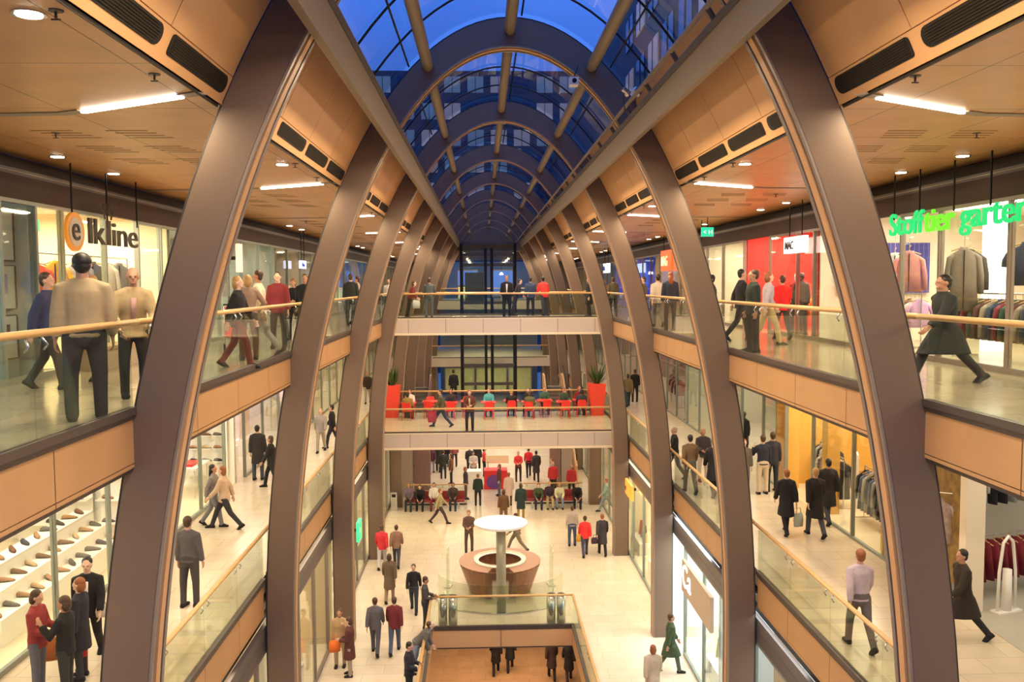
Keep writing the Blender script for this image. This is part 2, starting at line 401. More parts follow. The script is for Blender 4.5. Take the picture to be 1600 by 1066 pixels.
# ------------------------------------------------------------------ gallery slabs, fascias, balustrades
XE = {3: 4.76, 2: 5.45}
def balustrade(name, label, pts, z, s, group='glass balustrades', panes=4, ext=0):
    """straight run from pts[0] to pts[1] (x,y); glass panes, sill, oak handrail on steel brackets"""
    a = Vector(pts[0]); b = Vector(pts[1]); L_ = (b-a).length; ang = math.atan2(b.y-a.y, b.x-a.x)
    t = thing(name, label, 'balustrade', (a.x, a.y, z), ang, group)
    obj('sill', B((0, L_, -.05, .05, -.02, .07)), SILL, t)
    pw = L_/panes
    for j in range(panes):
        obj('glass_pane', B((pw*j+.006, pw*(j+1)-.006, -.009, .009, .07, .99)), GLASS, t)
    bm = bmesh.new(); loft(bm, [((-ext, 0, 1.06), (0, .044, 0), (0, 0, .038)), ((L_+ext, 0, 1.06), (0, .044, 0), (0, 0, .038))], 12)
    obj('handrail', bm, RAIL, t, smooth=True)
    for j in range(panes):
        for d in (-.14, .14):
            x = pw*j+pw/2+d*1.0 if panes < 2 else pw*(j+.0)+d
            if x < .05 or x > L_-.05: continue
            obj('bracket', T([(x, 0, 1.04), (x+d*.25, s*.05, .95), (x+d*.25, s*.012, .90)], .012, 6), STEEL, t, smooth=True)
    return t
for s in (-1, 1):
    for lev in (3, 2):
        z = {3: Z3, 2: Z2}[lev]; xe = XE[lev]; xs = XSH[lev]+6
        xa, xb = XC+s*xe, XC+s*xs
        xq = xa+s*.065; bm = B((min(xq, xb), max(xq, xb), 0, YE, -.38, 0)); o = obj('floor', bm, STONE3 if lev == 3 else STONE, loc=(0, 0, z)); struct(o, 'stone floor of the %s gallery on the %s level' % (SIDE[s], 'top' if lev == 3 else 'middle'), 'floor')
        # wooden fascia and sill
        ft, fb = (z-.08, z-.60) if lev == 3 else (z-.08, z-.72)
        for k in range(-1, 9):
            y0 = AY(k)+AD if k >= 0 else 1.5; y1 = AY(k+1) if k < 8 else YE
            xo = XC+s*xe
            bm = B((min(xo, xo+s*.04), max(xo, xo+s*.04), y0, y1, 0, ft-fb)); o = obj('trim_3', bm, WOODF, loc=(0, 0, fb)); struct(o, 'maple fascia under the %s %s gallery, bay %d' % (SIDE[s], 'top' if lev == 3 else 'middle', k+2), 'trim')
            bm = B((min(xo, xo+s*.05), max(xo, xo+s*.05), y0, y1, fb-.055, fb-.014)); o = obj('trim_17', bm, WOODF); struct(o, 'thin maple lip under the %s %s gallery fascia, bay %d' % (SIDE[s], 'top' if lev == 3 else 'middle', k+2), 'trim')
            bm = B((min(xo+s*.03, xo+s*.06), max(xo+s*.03, xo+s*.06), y0, y1, fb-.11, ft)); o = obj('trim_4', bm, SILL); struct(o, 'dark edge trim under the %s %s gallery fascia, bay %d' % (SIDE[s], 'top' if lev == 3 else 'middle', k+2), 'trim')
            bm = B((min(xo-s*.02, xo+s*.05), max(xo-s*.02, xo+s*.05), y0, y1, ft, z+.001)); o = obj('trim_5', bm, SILL); struct(o, 'dark bronze slab edge of the %s %s gallery, bay %d' % (SIDE[s], 'top' if lev == 3 else 'middle', k+2), 'trim')
            where = 'before the first arch' if k < 0 else ('past the ninth arch' if k == 8 else 'between the %s and %s arches' % (ORD[k], ORD[k+1]))
            if k <= 5:
                balustrade('glass_balustrade', 'glass balustrade on the %s %s gallery %s' % (SIDE[s], 'top' if lev == 3 else 'middle', where), ((xo, y0), (xo, y1)), z, s, ext=AD/2-.002)
        # soffit below the slab
        bm = B((min(xq, xb), max(xq, xb), 0, YE, 0, .15)); o = obj('ceiling', bm, OFFW, loc=(0, 0, fb-.02)); struct(o, 'plaster ceiling under the %s %s gallery' % (SIDE[s], 'top' if lev == 3 else 'middle'), 'ceiling')
# street-level shop heads on level 1
for s in (-1, 1):
    xo = XC+s*XSH[1]
    bm = B((min(xo+s*.12, xo+s*.2), max(xo+s*.12, xo+s*.2), 0, YE, -7.52, -7.2)); o = obj('trim_6', bm, BLACK); struct(o, 'black recess over the %s street-level shops' % SIDE[s], 'trim')
    bm = B((min(xo, xo+s*.1), max(xo, xo+s*.1), 0, YE, -7.78, -7.52), (min(xo, xo+s*.08), max(xo, xo+s*.08), 0, YE, -8.06, -7.79)); o = obj('trim_7', bm, GREYB); struct(o, 'grey brown metal band over the %s street-level shops' % SIDE[s], 'trim')
# ground floor with rectangular opening, basement
OX0, OX1, OY1, OY0 = -1.78, 2.93, 28.56, 1
bm = B((XC-16, OX0, -2, 125, -.5, 0), (OX1, XC+16, -2, 125, -.5, 0), (OX0, OX1, OY1, 125, -.5, 0), (OX0, OX1, -2, OY0, -.5, 0))
o = obj('floor', bm, STONE, loc=(0, 0, Z1)); struct(o, 'cream stone floor of the street level', 'floor')
bm = B((XC-14, XC+14, 0, 60, -.3, 0)); o = obj('floor', bm, STONEB, loc=(0, 0, Z0)); struct(o, 'reddish stone floor of the basement level', 'floor')
bm = B((XC-14, XC+14, 59.8, 60, 0, 4.8), (XC-14, XC-13.8, 0, 60, 0, 4.8), (XC+13.8, XC+14, 0, 60, 0, 4.8)); o = obj('wall_basement', bm, OFFW, loc=(0, 0, Z0)); struct(o, 'plaster walls around the basement level', 'wall')
bm = B((OX0-.02, OX1+.02, OY1-.03, OY1+.02, -.66, -.08)); o = obj('trim_8', bm, mat('maple_flat', (.70, .42, .20), .42, noise=.1, nscale=1.5), loc=(0, 0, Z1)); struct(o, 'maple fascia across the far side of the floor opening', 'trim')
bm = B((OX0-.04, OX0+.02, OY0, OY1, -.66, -.08), (OX1-.02, OX1+.04, OY0, OY1, -.66, -.08)); o = obj('trim_8', bm, mat('maple_flat', (.7, .42, .2)), loc=(0, 0, Z1)); struct(o, 'maple fascias along both sides of the floor opening', 'trim')
bm = B((.515, .535, OY1-.036, OY1-.029, -.66, -.08), (-1.6, 2.9, OY1-.04, OY1+.03, -.70, -.66), (-1.7, 2.9, OY1-.045, OY1-.02, -.08, .02)); o = obj('trim_9', bm, SILL, loc=(0, 0, Z1)); struct(o, 'dark metal edge of the floor opening', 'trim')
balustrade('glass_balustrade', 'glass balustrade across the far end of the street-level floor opening, in front of the desk', ((OX0, OY1), (OX1, OY1)), Z1, 1, panes=2)
balustrade('glass_balustrade', 'glass balustrade along the left edge of the street-level floor opening', ((OX0, 8), (OX0, OY1)), Z1, -1, panes=9)
balustrade('glass_balustrade', 'glass balustrade along the right edge of the street-level floor opening', ((OX1, 8), (OX1, OY1)), Z1, 1, panes=9)

# ------------------------------------------------------------------ bridges
def bridge(z, y0, y1, xe, fh, nm, zt):
    xa, xb = XC-xe, XC+xe
    o = obj('floor', B((xa, xb, y0+.05, y1, -.3, 0)), STONE if zt else STONE3, loc=(0, 0, z)); struct(o, 'stone deck of the %s bridge across the atrium' % nm, 'floor')
    o = obj('trim_10', B((xa, xb, y0, y0+.05, 0, fh)), BRFASC, loc=(.02, 0, z-fh-.02)); struct(o, 'pale panelled front of the %s bridge' % nm, 'trim')
    o = obj('trim_11', B((xa, xb, y0-.04, y0+.1, -.09, 0), (xa, xb, y0-.01, y0+.06, fh, fh+.035)), CREAMSTRIP, loc=(0, 0, z-fh-.02)); struct(o, 'cream metal edges of the %s bridge front' % nm, 'trim')
    o = obj('trim_10', B((xa, xb, y1-.05, y1, 0, fh)), BRFASC, loc=(0, 0, z-fh-.02)); struct(o, 'pale panelled back of the %s bridge' % nm, 'trim')
    o = obj('ceiling', B((xa, xb, y0+.05, y1-.05, -.1, 0)), OFFW, loc=(0, 0, z-fh+.02)); struct(o, 'plaster underside of the %s bridge' % nm, 'ceiling')
    balustrade('glass_balustrade', 'glass balustrade with oak handrail along the near side of the %s bridge' % nm, ((xa+.3, y0+.06), (xb-.3, y0+.06)), z, -1, panes=6)
    balustrade('glass_balustrade', 'glass balustrade with oak handrail along the far side of the %s bridge' % nm, ((xa+.3, y1-.08), (xb-.3, y1-.08)), z, 1, panes=6)
bridge(Z3, 37.6, 41.3, 4.76, .60, 'upper', False)
bridge(Z2, 37.7, 44.1, 5.45, .60, 'lower', True)

# ------------------------------------------------------------------ shopfronts and shops
def setmat(o, m):
    o.material_slots[0].link = 'OBJECT'; o.material_slots[0].material = m
MULL = mat('bronze_mullion', (.24, .19, .155), .45, .2)
MULLG = mat('grey_green_mullion', (.27, .29, .25), .45, .2)
for s in (-1, 1):      # head band of the top gallery: slot, louvres, channel, brown band
    def X(a): return XC+s*a
    bm = bmesh.new()
    for i in range(7): 
        u = i/7; xx = X(8.14-.33*u); zz = 2.06-.26*u
        bx(bm, min(xx, xx-s*.03), max(xx, xx-s*.03), 0, YE, zz-.022, zz)
    o = obj('trim_12', bm, mat('louvre', (.035, .024, .018), .6, 0, spec=.2)); struct(o, 'fine louvre grille above the %s top shops' % SIDE[s], 'trim')
    bm = bmesh.new(); prism(bm, [(X(8.2), 2.07), (X(7.86), 1.80), (X(7.86), 1.74), (X(8.3), 1.74), (X(8.3), 2.07)], 'y', 0, YE)
    o = obj('trim_13', bm, BLACK); struct(o, 'black void behind the %s louvres' % SIDE[s], 'trim')
    bm = B((min(X(7.76), X(7.9)), max(X(7.76), X(7.9)), 0, YE, 1.70, 1.80)); o = obj('trim_14', bm, DGREY); struct(o, 'dark channel under the %s louvres' % SIDE[s], 'trim')
    bm = B((min(X(7.75), X(7.78)), max(X(7.75), X(7.78)), 0, YE, 1.745, 1.76)); o = obj('trim_15', bm, BEAM); struct(o, 'thin light line on the %s channel' % SIDE[s], 'trim')
    bm = B((min(X(7.74), X(7.86)), max(X(7.74), X(7.86)), 0, YE, 1.33, 1.70)); o = obj('trim_16', bm, BRONZE); struct(o, 'reddish brown band over the %s top shop windows' % SIDE[s], 'trim')
wno = [20]
def shopglass(s, lev, ys, z0, z1, mull, open_=(), plinth=.10):
    x = XC+s*XSH[lev]
    for a, b in zip(ys, ys[1:]):
        if (a in open_): continue
        wno[0] += 1
        bm = B((min(x, x+s*.10), max(x, x+s*.10), a-.03, a+.03, z0, z1), (min(x, x+s*.08), max(x, x+s*.08), a+.03, b-.03, z0, z0+plinth), (min(x, x+s*.08), max(x, x+s*.08), a+.03, b-.03, z1-.06, z1))
        if b in open_ or b == ys[-1]: bx(bm, min(x, x+s*.10), max(x, x+s*.10), b-.03, b+.03, z0, z1)
        o = obj('window_%d' % wno[0], bm, mull); struct(o, 'shop window pane %s side, %s level, %.0f metres along' % (SIDE[s], {3: 'top', 2: 'middle', 1: 'street'}[lev], a), 'shop window')
        bm = B((x+s*.04-.008, x+s*.04+.008, a+.03, b-.03, z0+plinth, z1-.06)); obj('glass', bm, GLASSS, o)
def shop(s, lev, y0, y1, wall, power, lc=(1, .86, .66), depth=5.5, floor=None, ceil=None):
    z0 = {3: Z3, 2: Z2, 1: Z1}[lev]; z1 = {3: 1.62, 2: -2.22, 1: -7.3}[lev]
    x0 = XC+s*(XSH[lev]+.12); x1 = XC+s*(XSH[lev]+depth); nm = {3: 'top', 2: 'middle', 1: 'street'}[lev]
    w_ = wall if not isinstance(wall, tuple) else mat('shopwall_%02d%02d%02d' % tuple(int(c*99) for c in wall), wall, .7, noise=.06, nscale=1)
    bm = B((min(x1, x1+s*.1), max(x1, x1+s*.1), y0, y1, z0, z1)); o = obj('wall_back', bm, w_); struct(o, 'back wall of a %s level shop, %s side' % (nm, SIDE[s]), 'wall')
    for y, n_ in ((y0, 'near'), (y1, 'far')):
        yy = (y, y+.06) if n_ == 'near' else (y-.06, y)
        bm = B((min(x0, x1), max(x0, x1), *yy, z0, z1)); o = obj('wall_%s' % n_, bm, w_); struct(o, '%s partition wall of a %s level shop, %s side' % (n_, nm, SIDE[s]), 'wall')
    if lev == 3:
        bm = B((min(x0, x1), max(x0, x1), y0, y1, z1, z1+.1)); o = obj('ceiling', bm, ceil or OFFW); struct(o, 'ceiling of a top level shop, %s side' % SIDE[s], 'ceiling')
    if floor:
        bm = B((min(x0, x1), max(x0, x1), y0, y1, z0, z0+.006)); o = obj('floor', bm, floor); struct(o, 'floor covering of a %s level shop, %s side' % (nm, SIDE[s]), 'floor')
    n = max(1, round((y1-y0)/9))
    for i in range(n):
        ya = y0+(y1-y0)*(i+.5)/n
        area('shop_light', ((x0+x1)/2-s*.8, ya, z1-.12), 3.2, power/n, lc, sy=(y1-y0)/n*.75)
EXIT = mat('exit_green', (.0, .3, .2), .5, emit=(.03, .62, .34), es=1.2)
WALL_WHITE = (.86, .84, .78)
# top level, left
G3 = (Z3, 1.33)
L3 = [1.5, 3.6, 5.8, 8.0, 10.0, 11.8, 13.35, 14.4, 15.3, 17.0, 18.6, 19.9, 22, 24.2, 26.5, 28.4, 30.2, 32.6, 35]+[35+2.2*i for i in range(1, 24)]
shopglass(-1, 3, L3, *G3, MULLG, open_=(17.0,))
shop(-1, 3, 1.5, 14.4, (.50, .56, .54), 375, (.85, 1, .98))
shop(-1, 3, 14.5, 20.6, (.80, .70, .50), 656, (1, .85, .6))
shop(-1, 3, 20.7, 31.1, (.50, .52, .44), 406, (.98, 1, .86))
shop(-1, 3, 31.2, 45, (.55, .48, .38), 312, (1, .85, .65))
shop(-1, 3, 45.1, 60, (.18, .24, .5), 312, (.7, .8, 1))
shop(-1, 3, 60.1, YE, (.6, .5, .4), 312, (1, .85, .65))
# top level, right
R3 = [1.5, 4, 6.5, 9, 11.4, 13.77, 15.92, 17.4, 19.4, 22.05, 23.24, 25.5, 28.0, 30.5]+[30.5+2.2*i for i in range(1, 27)]
shopglass(1, 3, R3, *G3, MULL, open_=(17.4, 25.5))
REDW = mat('red_shop_wall', (.70, .03, .02), .5, noise=.1, nscale=1)
shop(1, 3, 1.5, 21.9, (.85, .76, .60), 1406, (1, .86, .66))
shop(1, 3, 22.0, 28.0, REDW, 656, (1, .62, .45))
shop(1, 3, 28.1, 33.4, (.75, .66, .5), 360, (1, .88, .7))
shop(1, 3, 33.5, 43, (.6, .45, .32), 265, (1, .8, .6))
shop(1, 3, 43.1, 56, (.08, .10, .75), 515, (.35, .4, 1))
shop(1, 3, 56.1, YE, (.5, .4, .3), 265, (1, .8, .6))
# middle level
SHZ2 = (Z2, -2.22)
L2 = [1.5, 4, 6.5, 9, 11.5, 14, 16.4, 18.8, 21.2, 22.7, 24.9, 27.2, 29.5, 32, 34.5]+[34.5+2.3*i for i in range(1, 24)]
shopglass(-1, 2, L2, *SHZ2, MULLG, open_=(18.8, 27.2, 34.5))
WW = mat('bright_shop_wall', (.88, .84, .74), .6)
LAM = mat('light_laminate_floor', (.80, .68, .46), .4, noise=.1, nscale=3)
shop(-1, 2, 1.5, 22.6, WW, 840, (1, .88, .68), floor=LAM)
shop(-1, 2, 22.7, 28.6, WW, 302, (1, .92, .78), floor=LAM)
shop(-1, 2, 28.7, 40, (.82, .70, .66), 403, (1, .92, .88))
shop(-1, 2, 40.1, 58, (.9, .8, .55), 403, (1, .84, .55))
shop(-1, 2, 58.1, YE, (.8, .6, .4), 235, (1, .8, .5))
R2 = [1.5, 4, 6.5, 9, 11.3, 13.6, 14.67, 16.9, 19.5, 21.5, 24.2, 26.4, 28.6, 31, 33, 35]+[35+2.2*i for i in range(1, 25)]
shopglass(1, 2, R2, *SHZ2, MULLG, open_=(13.6, 14.67, 16.9, 24.2, 28.6), plinth=.06)
GOLDW = mat('golden_pattern_wall', (.55, .34, .10), .55, col2=(.06, .035, .02), nscale=5)
YELW = mat('ochre_shop_wall', (.75, .42, .08), .6, noise=.1, nscale=1)
shop(1, 2, 1.5, 19.9, (.60, .56, .46), 370, (1, .88, .66), floor=mat('grey_shop_floor', (.42, .40, .33), .5, noise=.1))
shop(1, 2, 20.0, 27.5, YELW, 437, (1, .88, .66), floor=LAM)
shop(1, 2, 27.6, 40, (.62, .58, .42), 269, (1, .94, .76))
shop(1, 2, 40.1, 60, (.55, .35, .3), 202, (1, .75, .6))
shop(1, 2, 60.1, YE, (.6, .5, .4), 134)
# street level
SHZ1 = (Z1, -8.06)
L1 = [10+2.1*i for i in range(0, 36)]
shopglass(-1, 1, L1, *SHZ1, MULL, open_=(), plinth=.12)
shop(-1, 1, 8, 28, (.86, .72, .48), 619, (1, .82, .55), depth=4.5)
shop(-1, 1, 28.1, 44, (.9, .82, .6), 660, (1, .88, .62), depth=4.5)
shop(-1, 1, 44.1, YE, (.8, .7, .55), 578, (1, .85, .6), depth=4.5)
R1 = [10+2.3*i for i in range(0, 33)]
shopglass(1, 1, R1, *SHZ1, MULLG, open_=(R1[7], R1[12]), plinth=.10)
shop(1, 1, 8, 22.4, (.75, .78, .78), 495, (.85, .95, 1), depth=4.5)
shop(1, 1, 22.5, 28.3, (.86, .92, .93), 536, (.85, .96, 1), depth=4.5)
shop(1, 1, 28.4, 38, (.95, .85, .62), 619, (1, .9, .66), depth=4.5)
shop(1, 1, 38.1, 55, (.9, .75, .6), 495, (1, .85, .62), depth=4.5)
shop(1, 1, 55.1, YE, (.8, .7, .55), 412, depth=4.5)

# ------------------------------------------------------------------ far end of the hall
ENDW = mat('end_wall', (.12, .09, .07), .7)
bm = bmesh.new()
pts = [(XC-14, Z1), (XC+14, Z1), (XC+14, 6), (XC-14, 6)]
bx(bm, XC-14, XC+14, YE, YE+.3, 2.2, 6.5); bx(bm, XC-14, XC-5, YE, YE+.3, Z1, 2.2); bx(bm, XC+5, XC+14, YE, YE+.3, Z1, 2.2)
o = obj('wall_end', bm, ENDW); struct(o, 'dark arched gable wall closing the far end', 'wall')
bm = bmesh.new(); bx(bm, XC-5, XC+5, YE+6, YE+6.2, Z1, 2.2); o = obj('wall_end', bm, mat('end_shop_wall', (.35, .36, .30), .7, noise=.2, nscale=.8)); struct(o, 'shop wall far behind the lift at the end of the hall', 'wall')
for z, n_ in ((Z3, 'top'), (Z2, 'middle')):
    o = obj('floor', B((XC-5.5, XC+5.5, 76, YE+6, z-.75, z)), mat('end_slab', (.62, .54, .42), .5)); struct(o, 'pale slab of the %s level at the far end' % n_, 'floor')
    balustrade('glass_balustrade', 'glass balustrade at the far end of the hall on the %s level' % n_, ((XC-5, 76.1), (XC+5, 76.1)), z, -1, panes=5)
    area('end_light', (XC, 80, z-.9), 6, 260, (1, .9, .68), sy=5)
area('end_light', (XC, 81, 2.0), 6, 120, (.95, .95, .8), sy=5)
BLUEG = mat('blue_lit_glass', (.05, .12, .35), .2, emit=(.10, .22, .75), es=.8)
YELLIT = mat('yellow_lit_glass', (.6, .6, .3), .4, emit=(.9, .85, .42), es=.7)
FLOWER = mat('flower_display', (.15, .35, .12), .7, col2=(.75, .6, .35), nscale=9, emit=None)
for i, (x0, x1, z0, z1, m_, lb) in enumerate(((-2.3, -.5, -.2, 1.2, BLUEG, 'blue lit window left of the lift core on the top level'), (.9, 3.2, -1.2, 1.2, BLUEG, 'blue lit window right of the lift core on the top level'),
        (-2.3, -.3, -1.45, -.35, YELLIT, 'yellow lit display window at the far end behind the upper bridge'), (-3.6, -.9, -10.4, -8.2, FLOWER, 'flower shop window left at the far street level'),
        (-.6, 2.2, -10.4, -8.2, FLOWER, 'flower shop window in the middle at the far street level'), (2.5, 4.6, -10.4, -8.2, FLOWER, 'flower shop window right at the far street level'))):
    wno[0] += 1
    o = obj('window_%d' % wno[0], B((x0, x1, 84.3, 84.36, z0, z1)), m_); struct(o, lb, 'shop window')
    o2 = obj('frame', B((x0-.08, x0, 84.2, 84.4, z0-.1, z1+.1), (x1, x1+.08, 84.2, 84.4, z0-.1, z1+.1), (x0, x1, 84.2, 84.4, z1, z1+.1), (x0, x1, 84.2, 84.4, z0-.1, z0)), BEAM, o)
# glazed lift in its dark steel tower
t = thing('lift_tower', 'dark steel and glass lift tower standing at the far end of the atrium', 'lift', (0, 70, Z1))
for i, x in enumerate((-1.68, .25, .75, 2.60)):
    for y in (0, 2.2): obj('column', B((x-.11, x+.11, y-.11, y+.11, 0, 14.6 if i in (0, 3) else 14.2)), BLACK, t)
for z in (3.4, 4.9, 8.3, 9.9, 12.9, 13.7, 14.6): obj('crossbeam', B((-1.7, 2.6, -.09, .09, z-.12, z+.12)), mat('lift_beam', (.07, .06, .05), .5), t)
obj('shaft_glass', B((-1.6, .2, -.02, 0, 0, 14.2)), GLASS, t); obj('shaft_glass', B((.8, 2.5, -.02, 0, 0, 14.2)), GLASS, t)
obj('lift_cabin', B((-1.4, .1, .3, 2, 9.95, 12.3)), mat('cabin', (.08, .09, .09), .3, .4), t)
obj('head_beam', B((-3.6, 4.8, .2, .6, 14.0, 14.7)), mat('head_beam_m', (.16, .13, .085), .5), t)
for x in (-1.0, 1.7):
    o = obj('pendant_lamp', T([(x, 78.6, .75), (x, 78.6, .95)], [.16, .06], 10), LAMPM); tag(o, 'bright pendant lamp hanging at the far end, %s the lift core' % ('left of' if x < 0 else 'right of'), 'lamp')
    obj('cord', T([(x, 78.6, .95), (x, 78.6, 4.4)], .012, 4), BLACK, o)
# offices outside above the roof
FAC = mat('outside_facade', (.05, .05, .07), .8, noise=.2, nscale=.5)
WLIT = mat('office_window_lit', (.4, .35, .25), .3, emit=(1, .62, .3), es=.14); WDK = mat('office_window_dark', (.02, .03, .07), .08)
for s, x, h in ((-1, -8.5, 13.5), (1, 7.6, 15)):
    t = thing('office_building', 'dark office building standing outside the glass roof on the %s' % SIDE[s], 'building', (0, 0, 2.35))
    obj('facade', B((min(x, x+s*6), max(x, x+s*6), 4, 88, 0, h-2.35)), FAC, t)
    for iy in range(13):
        for iz in range(4):
            y = 7+iy*3.1; z = 1.4+iz*2.7
            if z+1.6 > h-2.35: continue
            f = obj('window', B((min(x-s*.06, x), max(x-s*.06, x), y, y+2.1, z, z+1.5)), WLIT if random.random() < .3 else WDK, t)
            obj('window_bar', B((min(x-s*.09, x), max(x-s*.09, x), y+1, y+1.08, z, z+1.5)), FAC, f)
t = thing('office_building', 'tall office block with lit windows beyond the far end of the glass roof', 'building', (0, 112, Z1))
obj('facade', B((-26, 27, 0, 8, 0, 38)), FAC, t)
WPALE = mat('office_window_pale', (.3, .3, .25), .3, emit=(.55, .62, .50), es=.09)
for ix in range(16):
    for iz in range(7):
        x = -22+ix*2.9; z = 15.5+iz*3.3
        f = obj('window', B((x, x+2.0, -.06, 0, z, z+2.0)), random.choice((WPALE, WDK, WLIT, WPALE)), t)
        obj('window_bar', B((x+.96, x+1.04, -.1, 0, z, z+2.0)), FAC, f)
# security camera and two spot lamps near the second arch
t = thing('security_camera', 'small white security camera hanging under the second arch', 'camera', (1.95, 18.7, 4.35))
obj('housing', B((-.09, .09, -.13, .13, -.22, -.06)), WHITE, t); obj('lens', T([(0, -.15, -.14), (0, -.11, -.14)], .05, 10), BLACK, t); obj('arm', T([(0, 0, -.06), (.1, .25, .25)], .02, 6), DGREY, t)
for i in range(2):
    t = thing('spot_lamp', '%s of two small spot lamps fixed by the right roof beam near the second arch' % ('left', 'right')[i], 'lamp', (2.75+.22*i, 17.2, 3.75))
    obj('housing', T([(0, 0, 0), (.12, .05, -.10)], [.05, .07], 10), STEEL, t); obj('bracket', T([(0, 0, 0), (.05, .1, -.4)], .012, 5), DGREY, t)

# ------------------------------------------------------------------ information desk with round sign disc
WAL = mat('walnut_veneer', (.30, .13, .07), .35, noise=.3, nscale=4)
dx, dy = .57, 32.15
t = thing('information_desk', 'round walnut information desk with flared sides in the middle of the street level', 'desk', (dx, dy, Z1))
def ringwall(a0, a1, r0b, r1b, r0t, r1t, zb, zt, n=28, sy=1.0):
    bm = bmesh.new(); L = []
    for i in range(n+1):
        a = a0+(a1-a0)*i/n; c_, s_ = math.cos(a), math.sin(a)*sy
        L.append([bm.verts.new(p) for p in ((c_*r0b, s_*r0b, zb), (c_*r1b, s_*r1b, zb), (c_*r1t, s_*r1t, zt), (c_*r0t, s_*r0t, zt))])
    for a, b in zip(L, L[1:]):
        for j in range(4): bm.faces.new((a[j], a[(j+1) % 4], b[(j+1) % 4], b[j]))
    bm.faces.new(L[0]); bm.faces.new(L[-1][::-1]); return bm
obj('body', ringwall(-PI*.40, PI*1.40, .95, 1.15, 1.0, 1.52, .06, 1.08), WAL, t)
obj('counter_top', ringwall(-PI*.40, PI*1.40, .92, 1.5, .92, 1.53, 1.08, 1.13), mat('reddish_top', (.42, .20, .11), .3, noise=.2), t)
obj('glass_ledge', ringwall(0, 2*PI, .86, .98, .86, .98, 1.2, 1.225), GLASS, t); obj('steel_plinth', ringwall(-PI*.4, PI*1.4, .9, 1.05, .9, 1.05, 0, .06), STEEL, t)
obj('glass_front', B((-.55, .55, -1.46, -1.43, 0, 1.12)), GLASS, t)
obj('white_rim', ringwall(0, 2*PI, .80, .97, .80, .97, 1.13, 1.16), WHITE, t)
for i, a in enumerate((2.9, 3.35, .25, -.2)):
    st = thing('display_stele', 'tall clear acrylic panel standing %s the round desk, %s' % (('left of' if i < 2 else 'right of'), ('farther one' if i in (0, 2) else 'nearer one')), 'display', (dx+2.0*math.cos(a), dy+1.6*math.sin(a), Z1), a+PI/2)
    obj('panel', B((-.16, .16, -.012, .012, .05, 1.55)), GLASS, st); obj('foot', B((-.2, .2, -.12, .12, 0, .05)), STEEL, st)
t = thing('sign_disc', 'white round disc on a glass-clad column in front of the desk', 'sign', (.57, 29.85, Z1))
obj('column', T([(0, 0, 0), (0, 0, 2.95)], .165, 20), mat('column_grey', (.40, .38, .28), .3, .3), t, smooth=True)
obj('collar', T([(0, 0, 2.9), (0, 0, 3.08)], .19, 20), STEEL, t, smooth=True)
bm = bmesh.new(); loft(bm, [((0, 0, 3.08), (.80, 0, 0), (0, .80, 0)), ((0, 0, 3.13), (.93, 0, 0), (0, .93, 0)), ((0, 0, 3.20), (.93, 0, 0), (0, .93, 0))], 48)
obj('disc', bm, mat('disc_white', (.9, .86, .82), .35), t)
t = thing('curved_glass_screen', 'semicircular glass screen on the floor around the sign column', 'screen', (.57, 31.4, Z1))
obj('glass_pane', ringwall(PI*1.03, PI*1.97, 2.25, 2.27, 2.25, 2.27, .05, 1.02, 36, .78), GLASS, t)
obj('base_rail', ringwall(PI*1.03, PI*1.97, 2.22, 2.30, 2.22, 2.30, 0, .05, 36, .78), STEEL, t)
for s in (-1, 1):
    for j in range(2):
        t = thing('steel_bin', 'brushed steel cylindrical bin at the %s corner of the floor opening, %s' % ('left' if s < 0 else 'right', ('inner', 'outer')[j]), 'bin', ((OX0+.36+.34*(1-j)*1 if s < 0 else OX1-.36-.34*(1-j)), OY1+.35, Z1))
        obj('body', T([(0, 0, 0), (0, 0, .92)], .15, 16), STEEL, t, smooth=True); obj('lid', T([(0, 0, .92), (0, 0, .97)], .14, 16), BLACK, t)

# ------------------------------------------------------------------ benches, bins and rails behind, escalators, kiosk
REDL = mat('red_leather', (.28, .03, .025), .4)
for nm, xa, xb in (('left', -4.12, -.9), ('right', 2.05, 5.1)):
    t = thing('long_bench', 'long dark red bench with seated people under the lower bridge, %s side' % nm, 'bench', (0, 44.2, Z1))
    obj('seat', B((xa+.1, xb-.1, -.25, .3, .36, .46)), REDL, t); obj('backrest', B((xa+.1, xb-.1, .3, .38, .46, .82)), REDL, t)
    for x in (xa+.4, (xa+xb)/2, xb-.4): obj('leg', B((x-.04, x+.04, -.2, .25, 0, .36)), STEEL, t)
    balustrade('glass_balustrade', 'glass balustrade behind the %s bench on the street level' % nm, ((xa, 44.9), (xb, 44.9)), Z1, 1, panes=3)
t = thing('litter_bin', 'slim steel litter bin left of the left bench', 'bin', (-4.55, 43.9, Z1))
obj('body', B((-.16, .16, -.12, .12, 0, .95)), STEEL, t); obj('flap', B((-.1, .1, -.125, -.12, .7, .85)), BLACK, t)
for nm, x, m_ in (('left', -4.15, mat('red_brown_panel', (.22, .10, .085), .5)), ('right', 4.7, WOOD)):
    t = thing('escalator', 'escalator rising along the %s side behind the benches' % nm, 'escalator', (x, 49.6, Z1))
    for q_ in (-.62, .62):
        bm = bmesh.new(); prism(bm, [(0, 0), (1.2, 0), (9.8, 4.6), (9.8, 5.3), (8.4, 5.3), (0, .95)], 'x', q_-.06, q_+.06); obj('side_panel', bm, m_, t)
        bm = bmesh.new(); prism(bm, [(0, .95), (8.4, 5.3), (8.4, 5.9), (0, 1.6)], 'x', q_-.015, q_+.015); obj('glass', bm, GLASS, t)
        obj('handrail', T([(q_, -.1, 1.3), (q_, 0, 1.62), (q_, 8.4, 5.92)], .04, 8), BLACK, t)
    bm = bmesh.new()
    for i in range(22): bx(bm, -.55, .55, .4+i*.4, .82+i*.4, .0+i*.205, .2+i*.205)
    obj('steps', bm, mat('step_grey', (.25, .23, .2), .4, .3), t)
